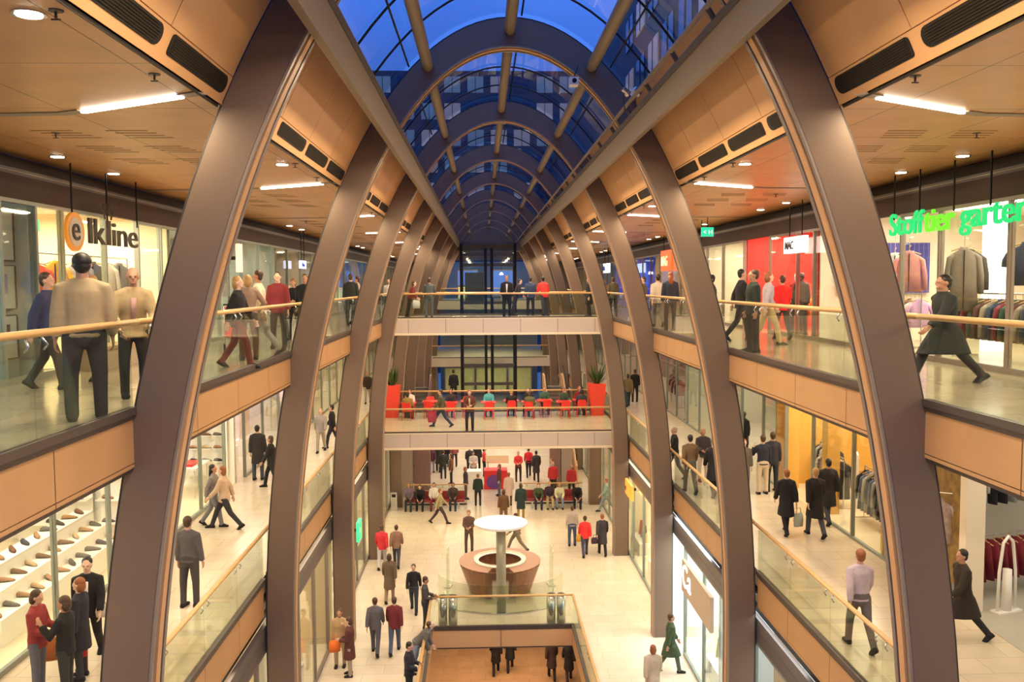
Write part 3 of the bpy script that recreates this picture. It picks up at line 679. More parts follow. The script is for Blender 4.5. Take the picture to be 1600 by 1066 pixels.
PT = mat('pillar_taupe', (.38, .30, .24), .5, noise=.08); PR = mat('pillar_red_brown', (.26, .15, .12), .5, noise=.08)
for x0, x1, y, m_, lb in ((-4.7, -3.92, 47.6, PT, 'taupe pillar behind the left bench, under the lower bridge'), (-3.87, -2.98, 48.2, PR, 'red brown wall pier behind the left bench, beside the taupe pillar'),
                          (3.72, 4.30, 48.6, PR, 'red brown pillar behind the right bench'), (4.34, 4.95, 48.6, PT, 'taupe pillar behind the right bench, right of the red brown one')):
    o = obj('support_pillar', B((x0, x1, y, y+.55, 0, 4.25)), m_, loc=(0, 0, Z1)); tag(o, lb, 'pillar')
t = thing('promotion_stand', 'white and red promotion stand among the crowd on the street level', 'stand', (.2, 48.6, Z1))
obj('counter', B((-1.3, -.35, -.4, .4, 0, 1.0)), WHITE, t); obj('red_counter', B((-.2, 1.1, -.45, .45, 0, 1.05)), mat('bright_red', (.75, .03, .03), .5), t)
bm = bmesh.new(); loft(bm, [((.35, -.47, .42), (.42, 0, 0), (0, 0, .40)), ((.35, -.45, .42), (.42, 0, 0), (0, 0, .40))], 24); obj('violet_emblem', bm, mat('violet_emblem_m', (.16, .06, .28), .5), t)
obj('sign_board', B((-.1, 1.2, .35, .40, 1.3, 1.75)), mat('cream_board', (.9, .75, .5), .5), t); obj('post', B((0, .05, .3, .35, 1.05, 1.4)), STEEL, t)
# ------------------------------------------------------------------ cafe on the lower bridge
REDP = mat('red_plastic', (.72, .025, .018), .35); REDF = mat('red_planter', (.78, .06, .03), .4); LEAF = mat('leaf_green', (.045, .10, .02), .6, noise=.4, nscale=6)
def make_chair():
    t = thing('cafe_chair', 'x', 'chair', (0, 0, Z2), 0, 'red cafe chairs')
    obj('seat', B((-.22, .22, -.21, .21, .43, .465)), REDP, t)
    bm = bmesh.new(); loft(bm, [((0, .21, .50), (.20, 0, 0), (0, .015, 0)), ((0, .25, .72), (.22, 0, 0), (0, .015, 0)), ((0, .28, .86), (.17, 0, 0), (0, .012, 0))], 10); obj('backrest', bm, REDP, t)
    for sx_ in (-1, 1):
        for sy_ in (-1, 1): obj('leg', T([(sx_*.18, sy_*.17, .43), (sx_*.22, sy_*.22, 0)], .016, 6), REDP, t)
    return t
def make_table():
    t = thing('cafe_table', 'x', 'table', (0, 0, Z2), 0, 'red cafe tables')
    bm = bmesh.new(); bx(bm, -.36, .36, -.36, .36, .72, .75); obj('tabletop', bm, REDP, t)
    obj('leg', T([(0, 0, .03), (0, 0, .72)], .03, 8), STEEL, t); obj('base', T([(0, 0, 0), (0, 0, .03)], .22, 16), STEEL, t)
    return t
chair0, table0 = make_chair(), make_table(); first = [True, True]
tabs = [-3.6, -2.6, -1.6, -.75, .25, 1.35, 2.2, 3.0, 3.9, 4.75]
SEATS = []
for i, x in enumerate(tabs):
    y = 42.15 + .5*(i % 2)
    o = table0 if i == 0 else copy_tree(table0); o.location = (x, y, Z2)
    o['label'] = 'red square cafe table on the lower bridge, %s from the left' % ORD[i]
    for j, (ddx, ddy, rz) in enumerate(((0, -.62, PI), (.02, .62, 0), (.0, 0, 0))):
        if j == 2: continue
        if i == 5 and j == 1: continue
        c_ = chair0 if (i == 0 and j == 0) else copy_tree(chair0); c_.location = (x+ddx, y+ddy, Z2); c_.rotation_euler = (0, 0, rz+random.uniform(-.3, .3))
        c_['label'] = 'red cafe chair %s the %s cafe table from the left' % (('in front of', 'behind')[j], ORD[i]); SEATS.append((x+ddx, y+ddy, c_.rotation_euler[2]))
for s, x in ((-1, -4.45), (1, 5.55)):
    t = thing('potted_plant', 'tall red square planter with a green shrub at the %s end of the cafe' % SIDE[s], 'plant', (x, 42.6, Z2))
    bm = bmesh.new(); prism(bm, [(-.30, 0), (.30, 0), (.42, 1.55), (-.42, 1.55)], 'y', -.35, .35); obj('planter', bm, REDF, t)
    bm = bmesh.new(); rnd = random.Random(3+s)
    for i in range(60):
        a = rnd.uniform(0, 2*PI); r = rnd.uniform(.1, .5); h = rnd.uniform(.35, 1.15); d = Vector((math.cos(a)*r, math.sin(a)*r, h)); p = Vector((math.cos(a)*.1, math.sin(a)*.1, 1.5)); n_ = Vector((-math.sin(a), math.cos(a), 0))*.05
        q1 = p+d*.5+n_; q2 = p+d*.5-n_; bm.faces.new([bm.verts.new(v) for v in (p, q1, p+d, q2)])
        bm.faces.new([bm.verts.new(v) for v in (p+Vector((0, 0, .01)), q2+Vector((0, .02, 0)), p+d*.98, q1+Vector((0, .02, 0)))])
    obj('foliage', bm, LEAF, t)

# ------------------------------------------------------------------ signs
def text(name, body, size, m, parent, loc, rot, ext=.03, off=0, sx_=1.0, align='LEFT', shear=0):
    c_ = bpy.data.curves.new(name, 'FONT'); c_.body = body; c_.size = size; c_.extrude = ext; c_.offset = off; c_.align_x = align; c_.shear = shear
    o = bpy.data.objects.new(name, c_); C.objects.link(o); bpy.context.view_layer.update()
    me = bpy.data.meshes.new_from_object(o.evaluated_get(bpy.context.evaluated_depsgraph_get())); bpy.data.objects.remove(o)
    me.materials.clear(); me.materials.append(m)
    if sx_ != 1: me.transform(Matrix.Diagonal((sx_, 1, 1, 1)))
    o = bpy.data.objects.new(name, me); C.objects.link(o); o.location = loc; o.rotation_euler = rot
    if parent: o.parent = parent
    return o
GRN = mat('lit_green_letter', (0, .25, .08), .6, emit=(0, .68, .17), es=1.1); YGRN = mat('lit_lime_letter', (.1, .3, 0), .6, emit=(.12, .90, .02), es=1.1)
RL, RR = (PI/2, 0, PI/2), (PI/2, 0, -PI/2)      # reading direction on the left / right shop line
xs = XC+7.52
t = thing('shop_sign', 'lit green letters hung over the right top gallery clothes shop', 'sign', (xs, 0, 0))
y = 17.62
for w_, m_, ya, yb in (('Stoff', GRN, 17.4, 16.03), ('tier', YGRN, 16.0, 14.98), ('garten', GRN, 14.78, 12.9)):
    o = text('lettering', w_, .60, m_, t, (0, ya, .90), RR, .02, .006); k_ = (ya-yb)/max(v.co.x for v in o.data.vertices); o.data.transform(Matrix.Diagonal((k_, 1, 1, 1)))
for y in (17.2, 16.2, 15.0, 13.9): obj('hanger_rod', B((-.012, .012, y-.012, y+.012, 1.2, 2.07)), BLACK, t)
t = thing('shop_sign', 'dark lettering sign with an e in an orange circle over the left clothes shop', 'sign', (XC-7.55, 0, 0))
bm = bmesh.new(); loft(bm, [((0, 15.2, .91), (0, .33, 0), (0, 0, .33)), ((.05, 15.2, .91), (0, .33, 0), (0, 0, .33))], 32); obj('orange_ring', bm, mat('sign_orange', (.8, .33, .04), .5, emit=(.8, .3, .03), es=.25), t)
bm = bmesh.new(); loft(bm, [((.05, 15.2, .91), (0, .245, 0), (0, 0, .245)), ((.06, 15.2, .91), (0, .245, 0), (0, 0, .245))], 32); obj('white_disc', bm, mat('sign_white', (.75, .66, .56), .5), t)
SGD = mat('sign_brown', (.05, .035, .028), .6)
o = text('letter', 'e', .60, SGD, t, (.07, 15.02, .77), RL, .01, .0); o.data.transform(Matrix.Diagonal((1.1, 1, 1, 1)))
yy = 15.66
for ch, wd in (('l', .13), ('k', .44), ('l', .13), ('i', .13), ('n', .42), ('e', .42)):
    yy += .10; o = text('letter', ch, .66, SGD, t, (.02, yy, .74), RL, .02, .0)
    x0_ = min(v.co.x for v in o.data.vertices); w0_ = max(v.co.x for v in o.data.vertices)-x0_; o.data.transform(Matrix.Translation((-x0_, 0, 0))); o.data.transform(Matrix.Diagonal((wd/w0_, 1, 1, 1))); yy += wd
for q_ in (0, 1):
    y = 16.50+.26*q_
    obj('antler', T([(0, y, 1.22), (0, y+.07*(1 if q_ else -1), 1.38), (0, y+.0, 1.50)], .018, 6), SGD, t)
    obj('antler', T([(0, y, 1.30), (0, y-.10, 1.38), (0, y-.07, 1.48)], .014, 6), SGD, t); obj('antler', T([(0, y, 1.30), (0, y+.10, 1.38), (0, y+.07, 1.48)], .014, 6), SGD, t)
for y in (15.2, 16.6, 18.0): obj('hanger_rod', B((-.012, .012, y-.012, y+.012, 1.15, 2.06)), BLACK, t)
def box_sign(label, body, s, lev, y, z, w_, h, bc, tc_, xoff=.25, be=None, te=None, size=None, hang=True):
    x = XC+s*(XSH[lev]-xoff)
    t = thing('shop_sign', label, 'sign', (x, y, z), 0)
    obj('board', B((-.05, .05, -w_/2, w_/2, -h/2, h/2)), mat('signb_'+label[:18], bc, .5, emit=bc if be else None, es=be or 1), t)
    if body: text('lettering', body, size or h*.7, mat('signt_'+label[:18], tc_, .5, emit=tc_ if te else None, es=te or 1), t, (-s*.06, (w_/2-.1)*(1 if s > 0 else -1), -h*.25), RR if s > 0 else RL, .01, .004)
    top = {3: 2.07, 2: -2.13, 1: -7.2}[lev]-z
    if hang:
        for q_ in (-.3, .3): obj('hanger_rod', B((-.012, .012, w_*q_, w_*q_+.024, h/2, top)), BLACK, t)
    else: obj('wall_bracket', B((min(0, s*(xoff+.02)), max(0, s*(xoff+.02)), -.05, .05, -.05, .05)), BLACK, t)
    return t
box_sign('white lit sign with bold letters on the red shop of the right gallery', 'MAC', 1, 3, 22.6, .95, 1.5, .42, (1, .95, .9), (.05, .03, .03), be=2.5)
box_sign('orange red lit sign farther along the right top gallery', 'MAG', 1, 3, 38.5, .95, 2.2, .9, (.95, .09, .02), (1, .8, .5), be=1.6, te=1)
box_sign('dark navy sign hanging in the right top gallery', 'COUNTER', 1, 3, 30.0, .62, 2.0, .42, (.02, .02, .04), (.75, .75, .8), xoff=1.0)
box_sign('white sign with blue letters far along the right top gallery', 'BAG', 1, 3, 52, .85, 2.2, .55, (.8, .9, 1), (.02, .05, .4), be=2, xoff=1)
box_sign('small blue white lit sign in the left top gallery', 'blaus', -1, 3, 34.0, .75, .9, .3, (.6, .65, 1), (.1, .1, .7), be=2.5)
box_sign('pink lit lamp sign in the left top gallery window', '', -1, 3, 25.2, .75, .35, .8, (1, .42, .30), (1, 1, 1), be=2, hang=False)
box_sign('tan shop sign with white script letters on the right street level', 'Ca', 1, 1, 24.0, -8.75, 3.3, .95, (.55, .42, .28), (1, 1, 1), te=1.5, size=.95, xoff=.12, hang=False)
box_sign('green lit sign on the left street level shops', '+', -1, 1, 31.8, -9.0, .7, .7, (.05, .75, .25), (.8, 1, .8), be=1.2, hang=False)
box_sign('orange oval-lettered sign on the right street level shops', 'e', 1, 1, 34.6, -8.3, 1.5, .6, (.9, .36, .05), (.2, .05, .02), be=.8, hang=False)
box_sign('blue lit screen over a shop on the right middle gallery', '', 1, 2, 38.5, -3.0, 1.4, .8, (.08, .35, .9), (1, 1, 1), be=1.4, hang=False)
t = thing('exit_sign', 'green exit pictogram sign hanging under the right maple ceiling', 'sign', (7.3, 28.4, 1.62))
obj('box', B((-.2, .2, -.03, .03, -.15, .15)), EXIT, t); obj('rod', B((-.01, .01, -.01, .01, .15, .46)), BLACK, t)
text('pictogram', '< H', .2, mat('exit_white', (.9, 1, .95), .5, emit=(.7, 1, .9), es=1), t, (-.15, -.032, -.07), (PI/2, 0, 0), .004)
t = thing('exit_sign', 'green exit sign inside the left clothes shop', 'sign', (-7.9, 15.7, 1.05)); obj('box', B((-.16, .16, -.03, .03, -.1, .1)), EXIT, t); obj('rod', B((-.01, .01, -.01, .01, .1, .575)), BLACK, t)

# ------------------------------------------------------------------ people
def limbs(p):
    """joint positions of a 1.75 m adult in a pose; faces -Y, feet on z = 0"""
    lean = math.radians(p.get('lean', 0)); hz = .93
    Rl = Matrix.Rotation(lean, 3, 'X')
    hipc = Vector((0, 0, hz))
    def U(v): return hipc + Rl @ (Vector(v)-hipc)
    J = {}
    for i, s_ in enumerate((-1, 1)):
        a, b, ab = p['leg'][i]; a = math.radians(a); b = math.radians(b); ab = math.radians(ab)
        h = Vector((s_*.088, 0, hz-.02)); k = h + Vector((s_*math.sin(ab), -math.sin(a)*math.cos(ab), -math.cos(a)*math.cos(ab)))*.435
        n = k + Vector((0, -math.sin(b), -math.cos(b)))*.425
        J['hip', i], J['knee', i], J['ankle', i] = h, k, n
        sa, sb, fa, fi = [math.radians(v) for v in p['arm'][i]]
        sh = Vector((s_*.176, .005, 1.395)); d = Vector((s_*math.sin(sb), -math.sin(sa)*math.cos(sb), -math.cos(sa)*math.cos(sb)))
        e_ = sh + d*.285; f = Vector((s_*math.sin(fi), -math.sin(fa)*math.cos(fi), -math.cos(fa)*math.cos(fi))); w_ = e_ + f*.255
        J['sh', i], J['el', i], J['wr', i] = U(sh), U(e_), U(w_); J['hd', i] = (Rl @ f).normalized()
        J['side', i] = s_
    J['U'] = U; J['R'] = Rl; J['hdrot'] = math.radians(p.get('head', 0)); J['turn'] = math.radians(p.get('turn', 0))
    low = min(J['ankle', i].z for i in (0, 1)) - .075
    J['dz'] = -low
    return J
def remesh(bm, vox, name, smooth_it=3):
    me = mesh_of(bm, name+'_src'); o = bpy.data.objects.new(name+'_src', me); C.objects.link(o)
    r = o.modifiers.new('r', 'REMESH'); r.mode = 'VOXEL'; r.voxel_size = vox; r.use_smooth_shade = True
    q_ = o.modifiers.new('s', 'SMOOTH'); q_.factor = .5; q_.iterations = smooth_it
    bpy.context.view_layer.update()
    out = bpy.data.meshes.new_from_object(o.evaluated_get(bpy.context.evaluated_depsgraph_get()))
    bpy.data.objects.remove(o); bpy.data.meshes.remove(me)
    for pl in out.polygons: pl.use_smooth = True
    out.name = name; return out
TOR = [(.86, .150, .105, 0), (.95, .158, .108, 0), (1.04, .140, .098, 0), (1.14, .140, .095, .005), (1.26, .160, .105, .005), (1.35, .162, .098, .01), (1.41, .125, .078, .012), (1.475, .062, .055, .01)]
def torso(bm, J, g=0, z0=.86, zt=1.475, fat=1.0):
    R_ = []
    for z, a, b, y in TOR:
        if z < z0-.001 or z > zt+.001: continue
        R_.append((J['U']((0, y, z)), J['R'] @ Vector((a*fat+g, 0, 0)), J['R'] @ Vector((0, b*fat+g, 0))))
    loft(bm, R_, 16)
def headM(J):
    c_ = J['U']((0, .0, 1.53)); return Matrix.Translation(c_) @ Matrix.Rotation(J['turn'], 4, 'Z') @ Matrix.Rotation(J['hdrot'], 4, 'X')
def foot(bm, J, i, g=0):
    a = J['ankle', i]; b = (a-J['knee', i]).normalized(); pitch = math.atan2(-b.y, -b.z)   # 0 when the shin is vertical
    lift = a.z-min(J['ankle', 0].z, J['ankle', 1].z)
    t_ = 0 if lift < .03 else min(.8, -pitch*.9)
    M = Matrix.Translation(a) @ Matrix.Rotation(t_, 4, 'X')
    loft(bm, [((0, .07, -.045), (.03+g, 0, 0), (0, 0, .03+g)), ((0, .04, -.025), (.04+g, 0, 0), (0, 0, .05+g)), ((0, -.05, -.03), (.042+g, 0, 0), (0, 0, .045+g)), ((0, -.13, -.048), (.047+g, 0, 0), (0, 0, .027+g)), ((0, -.185, -.056), (.03+g, 0, 0), (0, 0, .018+g))], 10, M=M)
def build_body(p, name, vox=.0125):
    J = limbs(p); bm = bmesh.new(); torso(bm, J)
    ball(bm, (0, 0, .9), .135, .09, .09)
    H = headM(J)
    loft(bm, [(J['U']((0, .02, 1.42)), (.062, 0, 0), (0, .062, 0)), (J['U']((0, .01, 1.5)), (.054, 0, 0), (0, .056, 0)), (H @ Vector((0, .0, .05)), (.056, 0, 0), (0, .06, 0))], 12)
    ball(bm, (0, .012, .125), .076, .094, .105, 14, 10, H); ball(bm, (0, -.028, .062), .052, .058, .062, 12, 8, H)
    ball(bm, (0, -.092, .092), .013, .020, .022, 8, 6, H); ball(bm, (0, -.078, .125), .045, .02, .016, 8, 6, H); ball(bm, (0, -.075, .03), .025, .02, .018, 8, 6, H)
    for s_ in (-1, 1): ball(bm, (s_*.078, .01, .10), .012, .02, .03, 8, 6, H)
    for i in (0, 1):
        h, k, a = J['hip', i], J['knee', i], J['ankle', i]
        tube(bm, [h+Vector((0, 0, .05)), h, h.lerp(k, .4), k, k.lerp(a, .3), k.lerp(a, .75), a], [.085, .092, .078, .055, .056, .040, .037], 12); foot(bm, J, i)
        s0, e0, w0 = J['sh', i], J['el', i], J['wr', i]; sd = J['side', i]
        tube(bm, [J['U']((sd*.05, .012, 1.455)), s0.lerp(J['U']((0, 0, 1.45)), .35), s0, s0.lerp(e0, .35), e0, e0.lerp(w0, .35), w0], [.035, .046, .053, .047, .038, .038, .026], 10)
        d = J['hd', i]; sidev = Vector((1, 0, 0)); nrm = d.cross(sidev).normalized(); lat = nrm    # palm faces the thigh: width runs front to back
        th = Vector((sd, 0, 0)); th = (th - d*th.dot(d)).normalized(); wd = d.cross(th).normalized()
        if wd.y > 0: wd = -wd
        loft(bm, [(w0, wd*.026, th*.02), (w0+d*.045, wd*.042, th*.017), (w0+d*.095, wd*.040, th*.014)], 10)
        cl = -th     # fingers curl towards the palm
        for f in range(4):
            b0 = w0+d*.09+wd*(.031-.0205*f); L_ = (.068, .075, .070, .055)[f]
            tube(bm, [b0, b0+d*L_*.5+cl*.006, b0+d*L_*.85+cl*.024, b0+d*L_*.95+cl*.040], [.0105, .0098, .009, .007], 6)
        b0 = w0+d*.03+wd*.036; tube(bm, [b0-wd*.01, b0+wd*.022+d*.03, b0+wd*.026+d*.06+cl*.012], [.013, .0115, .009], 6)
    bmesh.ops.translate(bm, verts=bm.verts, vec=(0, 0, J['dz']))
    return remesh(bm, vox, name, 2)
def build_top(p, name, kind):
    J = limbs(p); bm = bmesh.new(); sit = p.get('sit')
    g = {'shirt': .020, 'jacket': .026, 'coat': .030}[kind]; fat = {'shirt': 1.0, 'jacket': 1.06, 'coat': 1.08}[kind]
    torso(bm, J, g, .86 if kind != 'shirt' else .86, 1.475, fat)
    if kind == 'coat' and not sit:
        k0 = (J['knee', 0]+J['knee', 1])/2; sp = abs(J['knee', 0].y-J['knee', 1].y)/2
        loft(bm, [((0, 0, .98), (.165, 0, 0), (0, .13, 0)), ((0, 0, .86), (.185, 0, 0), (0, .15+sp*.3, 0)), ((0, k0.y*.5, .68), (.205, 0, 0), (0, .155+sp*.7, 0)), ((0, k0.y*.8, .52), (.215, 0, 0), (0, .16+sp, 0))], 18)
    elif kind == 'jacket': loft(bm, [((0, 0, .95), (.165, 0, 0), (0, .125, 0)), ((0, 0, .80), (.185, 0, 0), (0, .150, 0))], 16)
    else: loft(bm, [((0, 0, .97), (.170, 0, 0), (0, .124, 0)), ((0, 0, .88), (.184, 0, 0), (0, .138, 0))], 16)
    for i in (0, 1):
        s0, e0, w0 = J['sh', i], J['el', i], J['wr', i]; gg = g*.8
        tube(bm, [J['U']((J['side', i]*.045, .012, 1.462)), s0.lerp(J['U']((0, 0, 1.455)), .38), s0, s0.lerp(e0, .35), e0, e0.lerp(w0, .5), e0.lerp(w0, .93)], [.035+gg, .046+gg, .056+gg, .053+gg, .046+gg, .042+gg, .036+gg], 12)
    loft(bm, [(J['U']((0, .012, 1.44)), (.085+g, 0, 0), (0, .07+g, 0)), (J['U']((0, .012, 1.50)), (.062+g*.6, 0, 0), (0, .062+g*.6, 0))], 14)
    bmesh.ops.translate(bm, verts=bm.verts, vec=(0, 0, J['dz']))
    return remesh(bm, .017, name, 2)
def build_legs(p, name, kind):
    J = limbs(p); bm = bmesh.new()
    loft(bm, [((0, 0, 1.02), (.160, 0, 0), (0, .120, 0)), ((0, 0, .93), (.180, 0, 0), (0, .134, 0)), ((0, 0, .84), (.168, 0, 0), (0, .128, 0)), ((0, 0, .775), (.13, 0, 0), (0, .105, 0))], 16)
    if kind == 'skirt' and not p.get('sit'):
        sp = abs(J['knee', 0].y-J['knee', 1].y)/2
        loft(bm, [((0, 0, .88), (.16, 0, 0), (0, .12, 0)), ((0, 0, .70), (.175, 0, 0), (0, .13+sp*.5, 0)), ((0, 0, .50), (.185, 0, 0), (0, .135+sp, 0))], 16)
    else:
        for i in (0, 1):
            h, k, a = J['hip', i], J['knee', i], J['ankle', i]; e_ = (a-k).normalized()
            tube(bm, [h+Vector((0, 0, .04)), h, h.lerp(k, .4), k, k.lerp(a, .5), a-e_*.01, a+e_*.025], [.09, .104, .091, .072, .064, .060, .062], 12)
    bmesh.ops.translate(bm, verts=bm.verts, vec=(0, 0, J['dz']))
    return remesh(bm, .017, name, 2)
def build_shoes(p, name):
    J = limbs(p); out = []
    for i in (0, 1):
        bm = bmesh.new(); foot(bm, J, i, .010); bmesh.ops.translate(bm, verts=bm.verts, vec=(0, 0, J['dz'])); me = mesh_of(bm, name, True); out.append(me)
    return out
def build_hair(p, name, kind):
    J = limbs(p); H = Matrix.Translation((0, 0, J['dz'])) @ headM(J); bm = bmesh.new()
    ball(bm, (0, .028, .150), .084, .094, .092, 14, 10, H)
    if kind == 'short': ball(bm, (0, .050, .10), .075, .062, .085, 12, 8, H)
    if kind == 'bob': ball(bm, (0, .045, .085), .095, .078, .12, 12, 8, H)
    if kind == 'long':
        ball(bm, (0, .045, .09), .090, .075, .12, 12, 8, H); loft(bm, [(H @ Vector((0, .07, .12)), (.08, 0, 0), (0, .05, 0)), (H @ Vector((0, .085, -.02)), (.085, 0, 0), (0, .045, 0)), (H @ Vector((0, .09, -.16)), (.06, 0, 0), (0, .03, 0))], 12)
    if kind == 'thin': bm.free(); bm = bmesh.new(); ball(bm, (0, .055, .105), .078, .060, .075, 12, 8, H)
    return mesh_of(bm, name, True)
POSES = {
    'stand': dict(leg=[(1, 0, 4), (-2, -3, 5)], arm=[(2, 9, 12, 4), (-3, 9, 8, 4)]),
    'walkA': dict(leg=[(24, 10, 1), (-14, -34, 1)], arm=[(-20, 8, -4, 3), (22, 8, 36, 0)], lean=3),
    'walkB': dict(leg=[(-16, -38, 1), (22, 8, 1)], arm=[(20, 8, 38, 0), (-22, 8, -6, 3)], lean=3),
    'strideA': dict(leg=[(32, 20, 1), (-24, -40, 1)], arm=[(-26, 9, -6, 3), (30, 9, 50, 0)], lean=5),
    'hands': dict(leg=[(3, -2, 5), (-2, -2, 5)], arm=[(10, 8, 75, -28), (14, 8, 85, -30)], head=14),
    'phone': dict(leg=[(3, -2, 4), (-3, -3, 4)], arm=[(4, 8, 12, 4), (30, 18, 140, -18)], head=6),
    'akimbo': dict(leg=[(2, 0, 7), (-2, -2, 7)], arm=[(-8, 34, 25, -38), (-8, 34, 25, -38)]),
    'rail': dict(leg=[(-6, -8, 4), (-12, -14, 5)], arm=[(22, 14, 62, -16), (26, 14, 66, -12)], lean=20, head=2),
    'bend': dict(leg=[(-14, -12, 4), (-4, -20, 5)], arm=[(30, 14, 70, -10), (40, 12, 80, -12)], lean=48, head=-20),
    'sit': dict(leg=[(84, -2, 6), (86, 6, 6)], arm=[(18, 10, 72, -16), (20, 10, 70, -18)], lean=2, sit=1, head=8),
    'sitlean': dict(leg=[(82, -8, 8), (84, 4, 8)], arm=[(38, 6, 82, -20), (34, 8, 80, -18)], lean=24, sit=1, head=14),
    'pushing': dict(leg=[(18, 6, 2), (-14, -30, 2)], arm=[(30, 8, 80, -2), (30, 8, 80, -2)], lean=8),
}
CACHE = {}
def cached(key, fn):
    if key not in CACHE: CACHE[key] = fn()
    return CACHE[key]
def cloth(c_): return mat('cloth_%02x%02x%02x' % tuple(int(v*255) for v in c_), c_, .85, noise=.18, nscale=14, bump=.1)
SKIN = [mat('skin_light', (.62, .36, .25), .55), mat('skin_mid', (.48, .25, .16), .55), mat('skin_pale', (.70, .45, .34), .55)]
HAIRC = {'black': mat('hair_black', (.015, .012, .01), .5), 'brown': mat('hair_brown', (.07, .035, .018), .5), 'blond': mat('hair_blond', (.45, .27, .10), .5), 'grey': mat('hair_grey', (.38, .34, .30), .6), 'ginger': mat('hair_ginger', (.28, .09, .03), .5)}
EYEM = mat('eye_dark', (.02, .015, .012), .2); LIPM = mat('lip_red', (.42, .12, .09), .5); SHIRT = mat('white_shirt', (.75, .70, .66), .7)
def lk(name, me, m, par, label=None):
    o = bpy.data.objects.new(name, me); C.objects.link(o)
    if not me.materials: me.materials.append(None)
    o.material_slots[0].link = 'OBJECT'; o.material_slots[0].material = m; o.parent = par
    if label: o['label'] = label
    return o
pcount = [0]
BK = (.012, .011, .013); DK = (.03, .03, .035); NAVY = (.02, .03, .07); GREY = (.16, .15, .15); LGREY = (.40, .38, .36); BRN = (.13, .07, .04); RED = (.65, .02, .02); MAROON = (.20, .02, .025)
CREAM = (.62, .50, .34); BEIGE = (.45, .34, .20); JEAN = (.06, .10, .20); OLIVE = (.10, .09, .04); WHT = (.72, .68, .62); TEAL = (.08, .40, .42); GRN_ = (.05, .12, .07)
def person(loc, face, pose, top, legs, label, kind='jacket', hair='short', hc='brown', h=1.75, lk_='trousers', group='shoppers', shoe=BK, skin=None, face_detail=False, shirt=False, wide=1.0):
    pcount[0] += 1
    p = POSES[pose]; s_ = h/1.75
    me = cached(('body', pose), lambda: build_body(p, 'person_'+pose))
    if not me.materials: me.materials.append(None)
    rz = {'f': 0, 'b': PI, 'l': -PI/2, 'r': PI/2}.get(face, None); rz = math.radians(face) if rz is None else rz
    o = bpy.data.objects.new('person', me); C.objects.link(o); o.location = loc; o.rotation_euler = (0, 0, rz); o.scale = (s_*wide, s_*wide, s_)
    o.material_slots[0].link = 'OBJECT'; o.material_slots[0].material = SKIN[pcount[0] % 3] if skin is None else SKIN[skin]
    tag(o, label, 'person', group)
    lk({'shirt': 'sweater', 'jacket': 'jacket', 'coat': 'coat'}[kind], cached((kind, pose), lambda: build_top(p, kind, kind)), cloth(top), o)
    lk('trousers' if lk_ != 'skirt' else 'skirt', cached((lk_, pose), lambda: build_legs(p, lk_, lk_)), cloth(legs), o)
    for me_ in cached(('shoes', pose), lambda: build_shoes(p, 'shoe')): lk('shoe', me_, cloth(shoe), o)
    if hair: lk('hair', cached(('hair', hair, pose), lambda: build_hair(p, 'hair', hair)), HAIRC[hc], o)
    if shirt:
        def mk_():
            J = limbs(p); bm = bmesh.new(); loft(bm, [(J['U']((0, -.125, 1.40)), (.038, 0, 0), (0, .012, 0)), (J['U']((0, -.142, 1.25)), (.034, 0, 0), (0, .014, 0)), (J['U']((0, -.135, 1.02)), (.018, 0, 0), (0, .014, 0))], 8)
            bmesh.ops.translate(bm, verts=bm.verts, vec=(0, 0, J['dz'])); return mesh_of(bm, 'shirt', True)
        lk('shirt_front', cached(('sf', pose), mk_), SHIRT if shirt is True else cloth(shirt), o)
    if face_detail:
        H = Matrix.Translation((0, 0, limbs(p)['dz'])) @ headM(limbs(p))
        for q_ in (-1, 1):
            bm = bmesh.new(); ball(bm, (q_*.030, -.079, .108), .011, .008, .008, 8, 6, H); obj('eye', bm, EYEM, o)
        bm = bmesh.new(); ball(bm, (0, -.086, .052), .024, .006, .007, 8, 6, H); obj('mouth', bm, LIPM, o)
    return o
FL = {3: Z3, 2: Z2, 1: Z1, 0: Z0}
def at(px, py, lev): v = onZ(px, py, FL[lev]); return (v.x, v.y, FL[lev])
def atH(px, py, lev, h=1.75, dmin=None):
    """stand under a head top seen at px,py"""
    v = onZ(px, py, FL[lev]+h); return (v.x, v.y, FL[lev])
def at_xy(px, y, lev):
    r = pix(px, 500); return (r.x*y/r.y, y, FL[lev])
P = person
